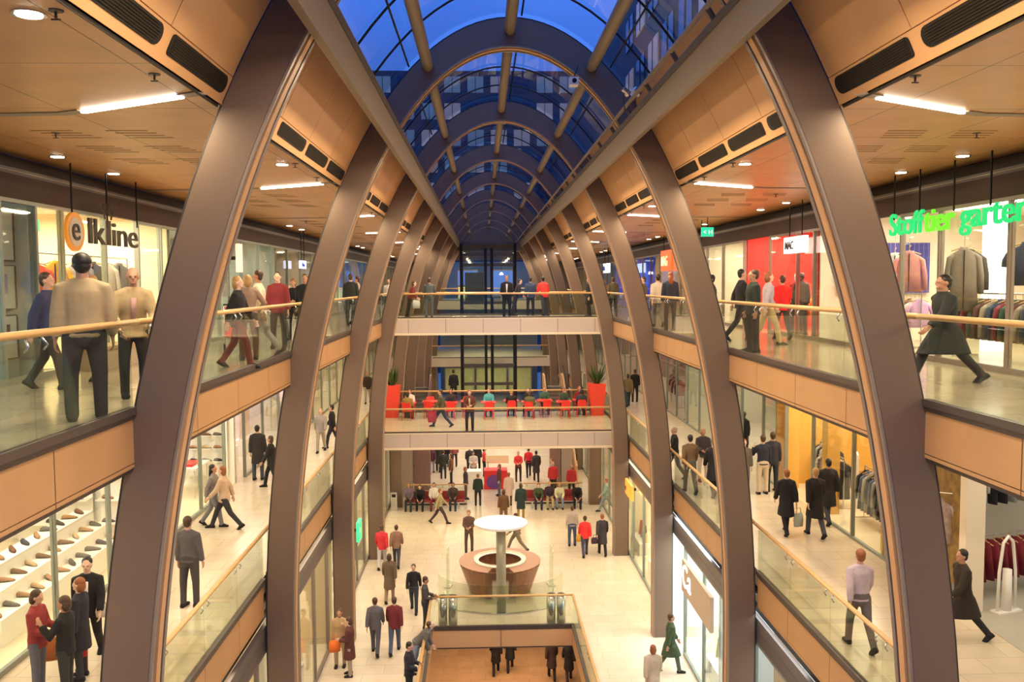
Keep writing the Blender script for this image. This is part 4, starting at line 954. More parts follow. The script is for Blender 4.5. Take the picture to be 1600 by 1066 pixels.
# --- top level, left gallery
P(at_xy(131, 9.9, 3), 205, 'stand', (.42, .32, .18), DK, 'large man in tan sweater seen from behind at the left top gallery rail', 'shirt', 'short', 'black', 1.82, group='people on the left top gallery', wide=1.16)
P((-4.62, 11.75, Z3), 25, 'rail', (.50, .37, .20), DK, 'grey-haired man in beige blazer leaning at the rail by the first arch', 'jacket', 'thin', 'grey', 1.74, group='people on the left top gallery', face_detail=True, shirt=(.5, .3, .28), skin=1)
P((-6.3, 12.9, Z3), 'r', 'walkA', (.035, .04, .10), DK, 'person in dark blue jacket behind the man in tan sweater', 'jacket', 'short', 'brown', 1.70, group='people on the left top gallery')
P((-6.2, 14.2, Z3), 'f', 'walkB', (.42, .28, .20), GREY, 'person in rosy beige top to the right of the man in tan sweater', 'shirt', 'bob', 'blond', 1.66, group='people on the left top gallery')
for px, y, fc, ps, tp, lg, kd, hr, hc, h, lb in (
    (371, 16.0, 'r', 'walkA', BK, MAROON, 'jacket', 'bob', 'blond', 1.66, 'woman in black jacket with blond hair just past the left first arch'),
    (388, 17.6, 200, 'akimbo', (.30, .20, .15), BRN, 'shirt', 'bob', 'blond', 1.66, 'woman in brown and cream top beside the black-jacketed blond woman'),
    (406, 18.5, 'l', 'walkB', (.62, .53, .38), LGREY, 'jacket', 'short', 'brown', 1.80, 'man in cream jacket walking on the left top gallery'),
    (435, 20.8, 'f', 'stand', MAROON, DK, 'jacket', 'short', 'brown', 1.76, 'person in maroon jacket facing the camera on the left top gallery'),
    (459, 24.0, 'f', 'hands', BK, DK, 'jacket', 'bob', 'ginger', 1.62, 'small person in black top beside the maroon jacket'),
    (478, 23.5, 'f', 'walkA', BK, BK, 'coat', 'short', 'brown', 1.78, 'person in black coat half hidden by the left second arch'),
    (549, 31.5, 'b', 'stand', (.025, .03, .025), DK, 'jacket', 'short', 'brown', 1.82, 'man in black jacket seen from behind past the left second arch'),
    (560, 33.5, 'l', 'walkB', (.45, .33, .28), DK, 'jacket', 'short', 'brown', 1.78, 'person in pale jacket right beside the man in black behind the second arch'),
    (608, 44.5, 'f', 'walkA', WHT, DK, 'jacket', 'short', 'ginger', 1.72, 'person in white top far along the left top gallery')):
    loc = at_xy(px, y, 3); P(loc, fc, ps, tp, lg, lb, kd, hr, hc, h, group='people on the left top gallery')
# --- upper bridge
for px, y, fc, ps, tp, lg, kd, hr, hc, h, lb in (
    (641, 38.6, 'r', 'rail', MAROON, BK, 'jacket', 'bob', 'brown', 1.62, 'woman in dark red top leaning on the upper bridge rail, left end'),
    (671, 38.7, 'b', 'rail', (.07, .08, .08), (.10, .12, .14), 'jacket', 'short', 'brown', 1.76, 'man in dark grey jacket leaning on the upper bridge, seen from behind'),
    (792, 37.95, 'f', 'stand', BK, BK, 'jacket', 'short', 'brown', 1.80, 'man in black suit and white shirt facing the camera on the upper bridge'),
    (806, 40.6, 'r', 'rail', BK, BK, 'jacket', 'short', 'black', 1.70, 'dark-clad person behind the man in black suit on the bridge'),
    (829, 40.4, 'b', 'stand', (.03, .05, .10), BK, 'jacket', 'short', 'black', 1.74, 'person in dark blue jacket from behind on the upper bridge'),
    (851, 40.2, 200, 'rail', (.80, .03, .02), DK, 'jacket', 'short', 'black', 1.80, 'person in bright red jacket leaning on the upper bridge'),
    (920, 39.0, 'l', 'stand', BK, BK, 'coat', 'short', 'brown', 1.72, 'person in black half hidden at the right end of the upper bridge')):
    P(at_xy(px, y, 3), fc, ps, tp, lg, lb, kd, hr, hc, h, group='people on the upper bridge', shirt=(px == 792))
# --- top level, right gallery
for px, y, fc, ps, tp, lg, kd, hr, hc, h, lb, w_ in (
    (943, 42.0, 'f', 'walkA', (.25, .10, .04), BRN, 'shirt', 'bob', 'ginger', 1.66, 'person in rust-coloured top far along the right top gallery', 1),
    (958, 39.0, 'b', 'walkB', OLIVE, DK, 'jacket', 'short', 'brown', 1.74, 'person in olive jacket between the right third and fourth arches', 1),
    (1006, 31.5, 'l', 'walkA', (.11, .09, .05), GREY, 'jacket', 'short', 'brown', 1.72, 'person in brown-green jacket left of the second right arch', 1),
    (1028, 29.5, 'b', 'walkB', (.50, .44, .36), GREY, 'jacket', 'short', 'black', 1.76, 'dark-haired man in off-white top walking away on the right gallery', 1),
    (1047, 27.0, 'b', 'stand', (.02, .03, .05), BK, 'jacket', 'long', 'ginger', 1.78, 'person in blue-black jacket hugging the second right arch', 1),
    (1112, 23.5, 'l', 'walkA', (.03, .03, .03), (.03, .03, .03), 'coat', 'short', 'black', 1.70, 'low dark figure just right of the second right arch', 1),
    (1157, 22.2, 'r', 'walkB', BK, BK, 'jacket', 'short', 'black', 1.82, 'tall dark-haired man in black on the right top gallery', 1),
    (1176, 18.5, 'l', 'stand', (.02, .03, .02), BK, 'jacket', 'short', 'brown', 1.72, 'broad person in black jacket in front of the tall dark-haired man', 1.15),
    (1199, 20.6, 'r', 'walkA', (.40, .34, .40), (.50, .36, .18), 'shirt', 'bob', 'ginger', 1.74, 'ginger-haired person in pale top and beige trousers on the right gallery', 1.05),
    (1222, 22.5, 'b', 'walkB', (.75, .02, .02), DK, 'jacket', 'short', 'brown', 1.66, 'person in red jacket before the red shop on the right gallery', 1),
    (1478, 12.7, 'l', 'strideA', (.02, .025, .025), (.03, .03, .03), 'coat', 'short', 'black', 1.64, 'big dark-coated person striding past the clothes shop on the right', 1.2)):
    P(at_xy(px, y, 3), fc, ps, tp, lg, lb, kd, hr, hc, h, group='people on the right top gallery', wide=w_)
# --- middle level, left
for px, py, fc, ps, tp, lg, kd, hr, hc, h, lb, sh_ in (
    (142, 1033, 12, 'walkA', BK, BK, 'jacket', 'short', 'black', 1.84, 'man in black suit with open white shirt on the left middle gallery', True),
    (62, 1085, 'r', 'hands', (.30, .04, .04), (.14, .14, .17), 'jacket', 'bob', 'brown', 1.66, 'person in red and dark jacket at the lower left corner', False),
    (106, 1098, 'l', 'phone', BK, DK, 'jacket', 'bob', 'brown', 1.66, 'person in black jacket next to the red-jacketed person, lower left', False),
    (128, 1060, 'l', 'stand', (.02, .02, .03), DK, 'coat', 'bob', 'ginger', 1.66, 'person in dark coat behind the pair at the lower left', False),
    (298, 948, 170, 'stand', (.11, .095, .10), (.06, .05, .05), 'shirt', 'short', 'brown', 1.82, 'man in grey shirt standing at the left middle gallery rail', False),
    (334, 822, 'r', 'walkA', (.25, .22, .22), (.22, .22, .25), 'shirt', 'long', 'black', 1.68, 'woman with long black hair walking on the left middle gallery', False),
    (352, 826, 'l', 'strideA', (.58, .42, .30), (.03, .03, .035), 'jacket', 'bob', 'ginger', 1.74, 'person in beige jacket walking beside the black-haired woman', False),
    (404, 750, 'b', 'stand', (.025, .022, .022), (.05, .06, .09), 'coat', 'short', 'black', 1.80, 'man in long dark coat before the white shop, left middle gallery', False),
    (425, 762, 'l', 'walkA', BK, BK, 'jacket', 'bob', 'brown', 1.68, 'person in black half hidden by the left second arch, middle gallery', False),
    (502, 706, 'f', 'walkA', (.38, .34, .33), (.42, .36, .30), 'jacket', 'bob', 'blond', 1.70, 'person in pale grey between the left second and third arches', False),
    (520, 700, 'l', 'walkB', BK, DK, 'jacket', 'short', 'black', 1.72, 'person in black with white bag behind the pale grey person', False),
    (575, 630, 'f', 'walkA', (.05, .03, .02), (.4, .34, .28), 'jacket', 'short', 'ginger', 1.72, 'person in dark brown between the left third and fourth arches', False)):
    P(at(px, py, 2), fc, ps, tp, lg, lb, kd, hr, hc, h, group='people on the left middle gallery', shirt=sh_, face_detail=(px == 142))
# --- middle level, right
for px, py, fc, ps, tp, lg, kd, hr, hc, h, lb in (
    (1162, 772, 'f', 'stand', (.14, .12, .10), (.16, .15, .16), 'jacket', 'long', 'ginger', 1.66, 'woman with curly reddish hair at the right edge of the second arch'),
    (1191, 772, 'b', 'phone', (.02, .025, .045), (.62, .52, .36), 'shirt', 'short', 'brown', 1.78, 'man in navy T-shirt and cream trousers with his hand raised'),
    (1206, 768, 'b', 'stand', (.03, .03, .04), (.025, .03, .035), 'shirt', 'short', 'brown', 1.82, 'man in dark clothes beside the man in cream trousers'),
    (1228, 834, 'b', 'walkA', BK, BK, 'coat', 'short', 'ginger', 1.68, 'person in black coat with red collar walking away, right middle gallery'),
    (1273, 838, 'b', 'walkB', BK, (.07, .07, .09), 'coat', 'short', 'blond', 1.76, 'blond person in large black coat walking away, right middle gallery'),
    (1293, 818, 'b', 'walkA', BK, (.05, .05, .07), 'coat', 'short', 'black', 1.76, 'person in black coat walking behind the blond person'),
    (1078, 770, 'b', 'walkB', (.14, .085, .04), (.09, .09, .08), 'shirt', 'short', 'black', 1.80, 'man in brown sweater from behind along the right middle rail'),
    (1054, 748, 'l', 'walkA', BK, (.14, .15, .17), 'jacket', 'short', 'grey', 1.74, 'person in black jacket and grey trousers beside the right third arch'),
    (1098, 752, 'f', 'hands', (.05, .04, .045), (.5, .42, .34), 'jacket', 'bob', 'blond', 1.70, 'blond person in dark top beside the man in brown sweater'),
    (1115, 775, 'b', 'walkA', BK, BK, 'coat', 'short', 'black', 1.74, 'person in black behind the second right arch, middle gallery'),
    (981, 635, 'b', 'walkA', (.20, .15, .07), (.03, .06, .07), 'jacket', 'bob', 'brown', 1.72, 'person in khaki jacket far along the right middle gallery'),
    (992, 628, 'b', 'stand', BK, DK, 'jacket', 'short', 'brown', 1.74, 'person in black beside the khaki jacket far along the right middle gallery'),
    (1073, 658, 'l', 'stand', (.02, .12, .11), (.03, .05, .08), 'jacket', 'bob', 'brown', 1.70, 'person in dark green beside the right middle shop windows'),
    (1342, 1013, 'b', 'walkB', (.50, .40, .42), (.13, .11, .10), 'shirt', 'short', 'ginger', 1.78, 'man in pale pink shirt walking away beside the right first arch'),
    (1503, 1000, 'l', 'strideA', (.03, .02, .015), (.02, .02, .025), 'coat', 'short', 'black', 1.72, 'person in black coat striding past the gold shop window, lower right')):
    P(at(px, py, 2), fc, ps, tp, lg, lb, kd, hr, hc, h, group='people on the right middle gallery')
# --- lower bridge: walkers and cafe guests
for px, py, fc, ps, tp, lg, kd, hr, hc, h, lb in (
    (734, 673, 'f', 'hands', (.14, .04, .02), BK, 'jacket', 'short', 'ginger', 1.78, 'man in brown jacket and cream shirt walking on the lower bridge'),
    (690, 667, 'l', 'strideA', OLIVE, (.03, .04, .05), 'jacket', 'short', 'brown', 1.76, 'person in dark green jacket striding left on the lower bridge'),
    (709, 628, 'b', 'stand', BK, BK, 'shirt', 'short', 'black', 1.74, 'slim person in black standing behind the cafe tables')):
    P(at(px, py, 2), fc, ps, tp, lg, lb, kd, hr, hc, h, group='people on the lower bridge', shirt=(.6, .5, .3) if px == 734 else False)
cafe = [(0, 'f', (.30, .20, .05), DK, 'bob', 'black', 'guest in ochre top sitting at the first cafe table'), (1, 'l', WHT, BK, 'short', 'black', 'guest in white top with black hair at the first cafe table'),
        (5, 'b', DK, DK, 'short', 'brown', 'guest in dark top sitting at the third cafe table'), (9, 'f', TEAL, DK, 'short', 'ginger', 'guest in turquoise top sitting at the cafe'),
        (10, 'f', BK, DK, 'short', 'blond', 'blond guest in black sitting at the cafe'), (11, 'b', (.12, .12, .05), DK, 'bob', 'brown', 'guest in olive jacket seen from behind at the cafe'), (12, 'f', BK, DK, 'bob', 'brown', 'brown-haired guest in black at the cafe'),
        (14, 'f', GRN_, DK, 'short', 'ginger', 'guest in green jacket sitting right of the cafe middle'), (16, 'f', (.04, .08, .05), BK, 'long', 'brown', 'long-haired guest in dark green at the cafe'),
        (17, 'b', (.03, .04, .05), DK, 'bob', 'black', 'guest in dark coat near the right planter'), (18, 'f', MAROON, DK, 'bob', 'ginger', 'guest in maroon top near the right planter')]
for i, fc, tp, lg, hr, hc, lb in cafe:
    if i >= len(SEATS): continue
    x, y, rz = SEATS[i]; o = P((x, y, Z2-.035), math.degrees(rz), 'sit', tp, lg, lb, 'jacket', hr, hc, 1.72, group='cafe guests')
# --- street level
for px, py, fc, ps, tp, lg, kd, hr, hc, h, lb in (
    (597, 888, 'b', 'walkA', (.62, .03, .04), (.50, .48, .48), 'jacket', 'short', 'brown', 1.76, 'person with red jacket and pale trousers at the left shops'),
    (620, 886, 'b', 'walkB', (.28, .15, .10), (.05, .05, .07), 'jacket', 'short', 'brown', 1.72, 'person in brown jacket right beside the red and pale one'),
    (609, 940, 'b', 'walkA', (.15, .10, .06), (.30, .20, .12), 'coat', 'bob', 'brown', 1.76, 'person in brown coat behind the grey and maroon pair'),
    (587, 1022, 'b', 'walkB', (.11, .10, .11), (.09, .09, .11), 'jacket', 'short', 'brown', 1.78, 'man in grey jacket walking away, left of the maroon jacket'),
    (617, 1020, 'b', 'walkA', (.16, .02, .025), (.08, .10, .16), 'jacket', 'short', 'brown', 1.78, 'man in maroon jacket walking away beside the man in grey'),
    (647, 956, 'f', 'walkB', BK, (.03, .04, .06), 'shirt', 'short', 'brown', 1.70, 'person in black sweater walking towards the camera near the opening'),
    (665, 985, 'r', 'hands', (.07, .06, .06), DK, 'shirt', 'short', 'brown', 1.78, 'man in grey-black T-shirt at the corner of the glass rail'),
    (652, 1052, 90, 'bend', (.12, .11, .10), (.22, .26, .34), 'jacket', 'short', 'brown', 1.76, 'man in grey jacket bending over the rail of the opening'),
    (640, 1100, 80, 'hands', (.02, .02, .03), BK, 'jacket', 'short', 'black', 1.70, 'dark-haired person in black at the bottom edge by the opening'),
    (532, 1042, 'f', 'phone', (.45, .30, .15), (.40, .30, .18), 'jacket', 'short', 'brown', 1.74, 'person in tan behind the brown coat, left street level'),
    (547, 1056, 'l', 'hands', (.10, .03, .025), (.35, .28, .20), 'coat', 'bob', 'brown', 1.72, 'person in dark brown coat by the left shop windows'),
    (894, 853, 'b', 'stand', (.50, .42, .34), (.06, .09, .16), 'shirt', 'short', 'brown', 1.74, 'person in pale top and jeans left of the red jacket'),
    (914, 869, 'b', 'walkA', (.85, .03, .03), (.05, .05, .09), 'jacket', 'short', 'brown', 1.72, 'person in bright red jacket walking away on the street level'),
    (941, 867, 'b', 'walkB', (.04, .03, .035), BK, 'coat', 'short', 'ginger', 1.74, 'person in black coat beside the bright red jacket'),
    (733, 862, 'f', 'hands', (.14, .08, .05), (.11, .06, .04), 'jacket', 'short', 'ginger', 1.76, 'person in brown standing left of the white disc'),
    (807, 862, 'l', 'strideA', (.20, .17, .10), (.20, .16, .10), 'jacket', 'short', 'brown', 1.72, 'person in olive walking behind the round desk'),
    (787, 822, 'b', 'stand', (.14, .07, .03), (.2, .12, .05), 'jacket', 'bob', 'brown', 1.72, 'person in brown jacket standing behind the white disc'),
    (687, 818, 'r', 'strideA', (.38, .34, .18), (.06, .04, .04), 'jacket', 'short', 'ginger', 1.74, 'person in khaki striding right before the left bench'),
    (1047, 1050, 'r', 'walkA', (.05, .08, .035), (.10, .13, .08), 'coat', 'short', 'brown', 1.76, 'person in dark green coat at the bright shop entrance, right'),
    (1020, 1105, 'b', 'walkB', (.52, .42, .30), (.3, .25, .2), 'coat', 'bob', 'ginger', 1.72, 'person in cream coat at the bottom edge, right of the opening'),
    (814, 812, 'b', 'stand', (.02, .04, .04), (.38, .26, .06), 'coat', 'bob', 'brown', 1.76, 'person in black coat and yellow trousers between the benches'),
    (795, 790, 'b', 'stand', (.62, .46, .42), BRN, 'coat', 'short', 'ginger', 1.70, 'person in pale pink coat between the benches'),
    (780, 775, 'l', 'stand', (.14, .05, .04), (.10, .14, .2), 'jacket', 'bob', 'ginger', 1.70, 'person in brown jacket and jeans by the promotion stand'),
    (728, 780, 'r', 'stand', (.06, .05, .06), BRN, 'jacket', 'bob', 'ginger', 1.70, 'person in dark jacket standing at the left bench end'),
    (740, 752, 'f', 'hands', (.62, .55, .50), BK, 'jacket', 'short', 'black', 1.72, 'dark-haired person in white top left of the promotion stand'),
    (747, 790, 'b', 'stand', (.02, .035, .03), DK, 'jacket', 'short', 'ginger', 1.62, 'person in black jacket in the gap beside the left bench'),
    (826, 745, 'b', 'walkA', (.60, .02, .03), BK, 'shirt', 'short', 'brown', 1.74, 'person in crimson sweater in the crowd right of the stand'),
    (838, 752, 'b', 'walkB', (.04, .03, .03), BK, 'coat', 'short', 'black', 1.78, 'large dark-coated person in the crowd behind the right bench'),
    (862, 765, 'l', 'stand', (.35, .32, .34), DK, 'jacket', 'short', 'ginger', 1.72, 'person in pale grey in the crowd behind the right bench'),
    (864, 772, 'f', 'stand', (.60, .04, .04), DK, 'jacket', 'short', 'blond', 1.74, 'person in red jacket standing behind the right bench'),
    (893, 777, 'f', 'stand', (.50, .03, .04), DK, 'jacket', 'short', 'blond', 1.72, 'person in dark red standing behind the right end bench guest'),
    (810, 752, 'f', 'hands', (.70, .05, .05), DK, 'shirt', 'short', 'blond', 1.72, 'helper in red shirt right behind the promotion stand'),
    (757, 745, 'r', 'hands', (.70, .05, .05), BK, 'shirt', 'bob', 'black', 1.72, 'helper in red shirt left behind the promotion stand'),
    (675, 740, 'b', 'walkA', (.10, .03, .05), (.3, .3, .4), 'jacket', 'short', 'brown', 1.70, 'person in violet-brown near the left escalator'),
    (685, 737, 'b', 'walkB', (.02, .025, .02), BK, 'coat', 'short', 'black', 1.76, 'person in black coat beside the left escalator'),
    (697, 731, 'f', 'walkA', BK, BK, 'coat', 'short', 'black', 1.72, 'black-clad person walking in the left background crowd'),
    (710, 729, 'f', 'stand', (.3, .08, .08), BK, 'jacket', 'short', 'ginger', 1.70, 'small distant person in dark pink top, left background'),
    (693, 748, 'b', 'stand', (.03, .04, .03), DK, 'jacket', 'short', 'brown', 1.66, 'person in dark green top behind the left bench rail'),
    (705, 757, 'l', 'stand', (.20, .08, .05), DK, 'jacket', 'bob', 'brown', 1.72, 'person in russet jacket behind the left bench rail'),
    (734, 742, 'b', 'walkA', (.03, .03, .035), BK, 'jacket', 'short', 'black', 1.74, 'person in black jacket standing nearer in the background crowd'),
    (746, 738, 'f', 'stand', (.02, .02, .02), BK, 'jacket', 'short', 'black', 1.76, 'tall black-clad person at the back of the crowd'),
    (948, 800, 'l', 'strideA', (.30, .42, .36), (.28, .34, .36), 'jacket', 'short', 'ginger', 1.74, 'person in pale turquoise at the right shops behind the arches')):
    P(at(px, py, 1), fc, ps, tp, lg, lb, kd, hr, hc, h, group='people on the street level')
bench = [(635, (.16, .12, .16), DK, 'sit', 'short', 'ginger', 'person with green bag sitting leftmost on the left bench'), (653, BK, BK, 'sitlean', 'short', 'brown', 'person in black jacket sitting second on the left bench'),
         (675, WHT, MAROON, 'sit', 'bob', 'brown', 'person in white jacket and dark red trousers on the left bench'), (705, (.05, .03, .03), DK, 'sit', 'bob', 'brown', 'person in dark brown sitting rightmost on the left bench'),
         (840, (.07, .09, .05), (.03, .03, .04), 'sitlean', 'short', 'ginger', 'person in green-grey jacket sitting leftmost on the right bench'), (858, (.05, .025, .04), (.45, .38, .18), 'sit', 'short', 'blond', 'person in dark top and beige trousers on the right bench'),
         (873, (.70, .66, .45), (.22, .28, .38), 'sitlean', 'short', 'blond', 'person in cream top and jeans on the right bench'), (901, BK, BK, 'sitlean', 'short', 'ginger', 'person in black sitting alone at the right bench end')]
for px, tp, lg, ps, hr, hc, lb in bench:
    v = at_xy(px, 44.1, 1); P((v[0], 44.15, Z1-.03), 'f', ps, tp, lg, lb, 'jacket', hr, hc, 1.72, group='people on the benches')
# --- basement, seen through the opening
for px, py, tp, lg, kd, lb in ((775, 1052, BK, BK, 'coat', 'leftmost dark-coated person in the basement seen through the opening'), (797, 1046, BK, DK, 'coat', 'second dark-coated person in the basement seen through the opening'),
                               (862, 1060, (.05, .03, .03), BK, 'coat', 'third basement person, in brown-black coat, seen through the opening'), (889, 1064, BK, (.03, .03, .04), 'coat', 'rightmost dark-coated person in the basement seen through the opening')):
    P(at(px, py, 0), 'b' if px != 797 else 'f', 'walkA' if px % 2 else 'walkB', tp, lg, lb, kd, 'short', 'brown', 1.75, group='people in the basement')
# --- hand luggage
def bag(label, loc, w_, h_, m_, rz=0):
    t = thing('shopping_bag', label, 'bag', loc, rz, 'bags')
    bm = bmesh.new(); loft(bm, [((0, 0, 0), (w_*.45, 0, 0), (0, w_*.18, 0)), ((0, 0, h_*.5), (w_*.52, 0, 0), (0, w_*.2, 0)), ((0, 0, h_), (w_*.42, 0, 0), (0, w_*.08, 0))], 12)
    obj('body', bm, m_, t, smooth=True); obj('handle', T([(-w_*.25, 0, h_*.98), (-w_*.15, 0, h_*1.4), (w_*.15, 0, h_*1.4), (w_*.25, 0, h_*.98)], .012, 6), m_, t)
def held(px, py, lev, dx, dz, label, w_, h_, c_): 
    v = at(px, py, lev) if py > 500 else at_xy(px, py, lev); bag(label, (v[0]+dx, v[1]-.05, v[2]+dz), w_, h_, cloth(c_), .3)
held(128, 1060, 2, -.45, .35, 'orange bag carried at the lower left corner group', .40, .36, (.45, .14, .04))
held(128, 1060, 2, -.05, .38, 'crimson bag carried at the lower left corner group', .36, .42, (.45, .02, .03))
held(547, 1056, 1, -.42, .75, 'orange bag held before the dark brown coat by the left shops', .34, .34, (.75, .16, .02))
held(641, 38.6, 3, .28, .42, 'white bag hanging from the woman at the upper bridge left end', .34, .36, (.7, .7, .7))
held(690, 667, 2, -.42, .22, 'red shopping bag of the person in green on the lower bridge', .42, .50, (.5, .03, .03))
held(941, 867, 1, -.32, .5, 'dark handbag of the person in black coat on the street level', .34, .26, (.06, .03, .05))
held(894, 853, 1, .30, .2, 'yellow shopping bag beside the person in jeans', .3, .32, (.75, .42, .05))
held(1228, 834, 2, .30, .2, 'white and green shopping bag beside the black coat with red collar', .3, .34, (.5, .55, .45))
held(142, 1033, 2, .26, .80, 'cream folded newspaper held by the man in black suit', .24, .18, (.7, .6, .45))

# ------------------------------------------------------------------ merchandise
HANG = mat('hanger_wood', (.55, .36, .16), .5)
def cl(c_, c2=None, ns=14):
    nm = 'goods_%02x%02x%02x%s' % (*[int(v*255) for v in c_], '' if not c2 else 'b%02x%02x' % (int(c2[0]*255), int(c2[1]*255)))
    return mat(nm, c_, .8, noise=.2, nscale=ns, col2=c2)
def garment_mesh(L_=.75, w_=.24, sl=.55):
    bm = bmesh.new()
    loft(bm, [((0, 0, -L_), (w_*1.0, 0, 0), (0, .07, 0)), ((0, 0, -L_*.55), (w_*.86, 0, 0), (0, .070, 0)), ((0, 0, -.22), (w_*.88, 0, 0), (0, .065, 0)), ((0, 0, -.105), (w_*.92, 0, 0), (0, .05, 0)), ((0, 0, -.06), (w_*.66, 0, 0), (0, .045, 0)), ((0, 0, -.02), (w_*.36, 0, 0), (0, .045, 0)), ((0, 0, .03), (w_*.30, 0, 0), (0, .045, 0))], 14)
    for s_ in (-1, 1): tube(bm, [(s_*w_*.66, 0, -.10), (s_*w_*.94, 0, -.16), (s_*w_*1.12, .01, -.16-sl*.5), (s_*w_*1.16, .02, -.16-sl)], [.035, .05, .048, .040], 8)
    return mesh_of(bm, 'garment', True)
GM = {'jacket': garment_mesh(), 'coat': garment_mesh(1.05, .23, .6), 'tee': garment_mesh(.62, .25, .18), 'skirt': None}
bm = bmesh.new(); loft(bm, [((0, 0, -.75), (.26, 0, 0), (0, .08, 0)), ((0, 0, 0), (.14, 0, 0), (0, .05, 0))], 14); GM['skirt'] = mesh_of(bm, 'garment', True)
bm = bmesh.new(); tube(bm, [(-.2, 0, -.04), (0, 0, .03), (.2, 0, -.04)], .012, 6); tube(bm, [(0, 0, .03), (0, 0, .10), (.03, 0, .13)], .006, 5); HGM = mesh_of(bm, 'hanger', True)
ZIP = {}
for kd_, l_ in (('jacket', .74), ('coat', 1.03)):
    ZIP[kd_] = mesh_of(B((-.008, .008, -.079, -.05, -l_, -.03), (-.008, .008, .05, .079, -l_, -.03)), 'zip'); ZIP[kd_].materials.append(BLACK)
def garment(kind, loc, rz, m_, label, group='hanging clothes'):
    o = bpy.data.objects.new({'jacket': 'hanging_jacket', 'coat': 'hanging_coat', 'tee': 'hanging_shirt', 'skirt': 'hanging_skirt'}[kind], GM[kind]); C.objects.link(o)
    if not GM[kind].materials: GM[kind].materials.append(None)
    o.material_slots[0].link = 'OBJECT'; o.material_slots[0].material = m_; o.location = loc; o.rotation_euler = (0, 0, rz)
    h = bpy.data.objects.new('hanger', HGM); C.objects.link(h); h.parent = o
    if not HGM.materials: HGM.materials.append(HANG)
    if kind in ('jacket', 'coat'):
        q = bpy.data.objects.new('zip', ZIP[kind]); C.objects.link(q); q.parent = o
    tag(o, label, 'clothes', group); return o
def rack(loc, L_, rz, h, label):
    t = thing('clothes_rack', label, 'rack', loc, rz)
    obj('rail', T([(-L_/2, 0, h), (L_/2, 0, h)], .016, 8), STEEL, t)
    for s_ in (-1, 1): obj('post', T([(s_*L_/2, 0, .03), (s_*L_/2, 0, h)], .016, 8), STEEL, t); obj('foot', B((s_*L_/2-.03, s_*L_/2+.03, -.25, .25, 0, .03)), STEEL, t)
    return t
def filled_rack(loc, L_, rz, h, n, cols, kind, label, what):
    rack(loc, L_, rz, h, label); r_ = Matrix.Rotation(rz, 3, 'Z')
    for i in range(n):
        p = Vector(loc)+r_ @ Vector((-L_/2+L_*(i+.5)/n, 0, h-.13)); c_ = cols[i % len(cols)]
        garment(kind, p, rz+PI/2+random.uniform(-.12, .12), cl(c_), '%s, %s from the near end' % (what, ORD[i] if i < 12 else 'far'), what)
def spread(a, b, n): return [a+(b-a)*(i+.5)/n for i in range(n)]
# right top clothes shop
X0 = XC+7.75
hung = [('jacket', 9.3, 18.9, (.55, .26, .07), (.30, .10, .25), 'orange brown jacket hanging in the right top shop window'), ('jacket', 9.6, 20.2, (.55, .56, .52), (.10, .12, .10), 'silvery patterned jacket hanging next to the arch in the right top shop'),
        ('coat', 9.35, 16.8, (.13, .105, .08), (.20, .17, .13), 'large grey brown coat hanging in the right top shop window'), ('jacket', 9.9, 17.6, (.05, .035, .03), (.02, .02, .02), 'dark jacket hanging behind the large grey brown coat'),
        ('tee', 9.3, 14.75, (.035, .045, .09), (.02, .025, .05), 'navy T-shirt hanging at the right edge of the top shop window')]
for kd, x, y, c1, c2, lb in hung:
    g = garment(kd, (x, y, .62), math.radians(-28), cl(c1, c2, 9), lb); g.scale = (1.15, 1.15, 1.15)
    o = obj('hanging_wire', T([(x, y, .73), (x, y, 1.60)], .006, 4), STEEL); tag(o, 'thin wire holding the %s' % lb.split(' hanging')[0].replace('the ', ''), 'wire')
filled_rack((9.7, 16.0, Z3), 2.6, PI/2, 1.25, 12, [(.20, .03, .04), (.03, .05, .09), (.30, .25, .18), (.10, .04, .03), (.03, .08, .05)], 'jacket', 'long clothes rack behind the right top shop window', 'dark jackets on the long rack, right top shop')
filled_rack((9.8, 20.2, Z3), 1.8, PI/2, 1.2, 9, [(.5, .3, .5), (.55, .5, .4), (.12, .06, .04), (.6, .35, .1)], 'tee', 'shorter clothes rack farther back in the right top shop', 'coloured shirts on the farther rack, right top shop')
BT = tilemat('blue_tile_panel', (.05, .05, .28), (.06, .06, .33), (.15, .15, .45), .12, .12, .3, .012, 0)
o = obj('tiled_panel', B((8.9, 11.2, 21.70, 21.78, -.3, .95)), BT); tag(o, 'blue square-tiled panel on the end wall of the right top shop', 'panel')
o = obj('light_column', T([(10.9, 18.4, Z3), (10.9, 18.4, 1.55)], .24, 20), mat('lit_column', (.9, .9, .9), .4, emit=(.9, .95, 1), es=1.6), smooth=True); tag(o, 'glowing white column inside the right top clothes shop', 'column')
o = obj('counter', B((11.4, 12.4, 14.0, 17.5, Z3, Z3+1.0), (11.35, 12.45, 13.95, 17.55, Z3+1.0, Z3+1.05)), mat('brown_counter', (.25, .13, .06), .4)); tag(o, 'brown sales counter deep in the right top clothes shop', 'counter')
def mannequin(loc, rz, top, legs, label, pose='stand', kind='jacket'):
    o = P(loc, rz, pose, top, legs, label, kind, None, 'black', 1.72, group='shop window mannequins'); o.name = 'mannequin'; o['category'] = 'mannequin'; o.material_slots[0].material = WHITE if top != BK else mat('dark_mannequin', (.05, .05, .05), .4); return o
mannequin((8.95, 24.4, Z3), -60, BK, BK, 'dark mannequin in the red shop window on the right top gallery')
mannequin((9.1, 25.2, Z3), -60, (.5, .05, .04), DK, 'mannequin in a red top behind the dark one in the red shop', 'akimbo', 'shirt')
filled_rack((10.0, 26.6, Z3), 1.6, PI/2, 1.2, 8, [(.85, .3, .05), (.6, .05, .03), (.05, .04, .04)], 'tee', 'clothes rack inside the red shop', 'orange and red shirts in the red shop')
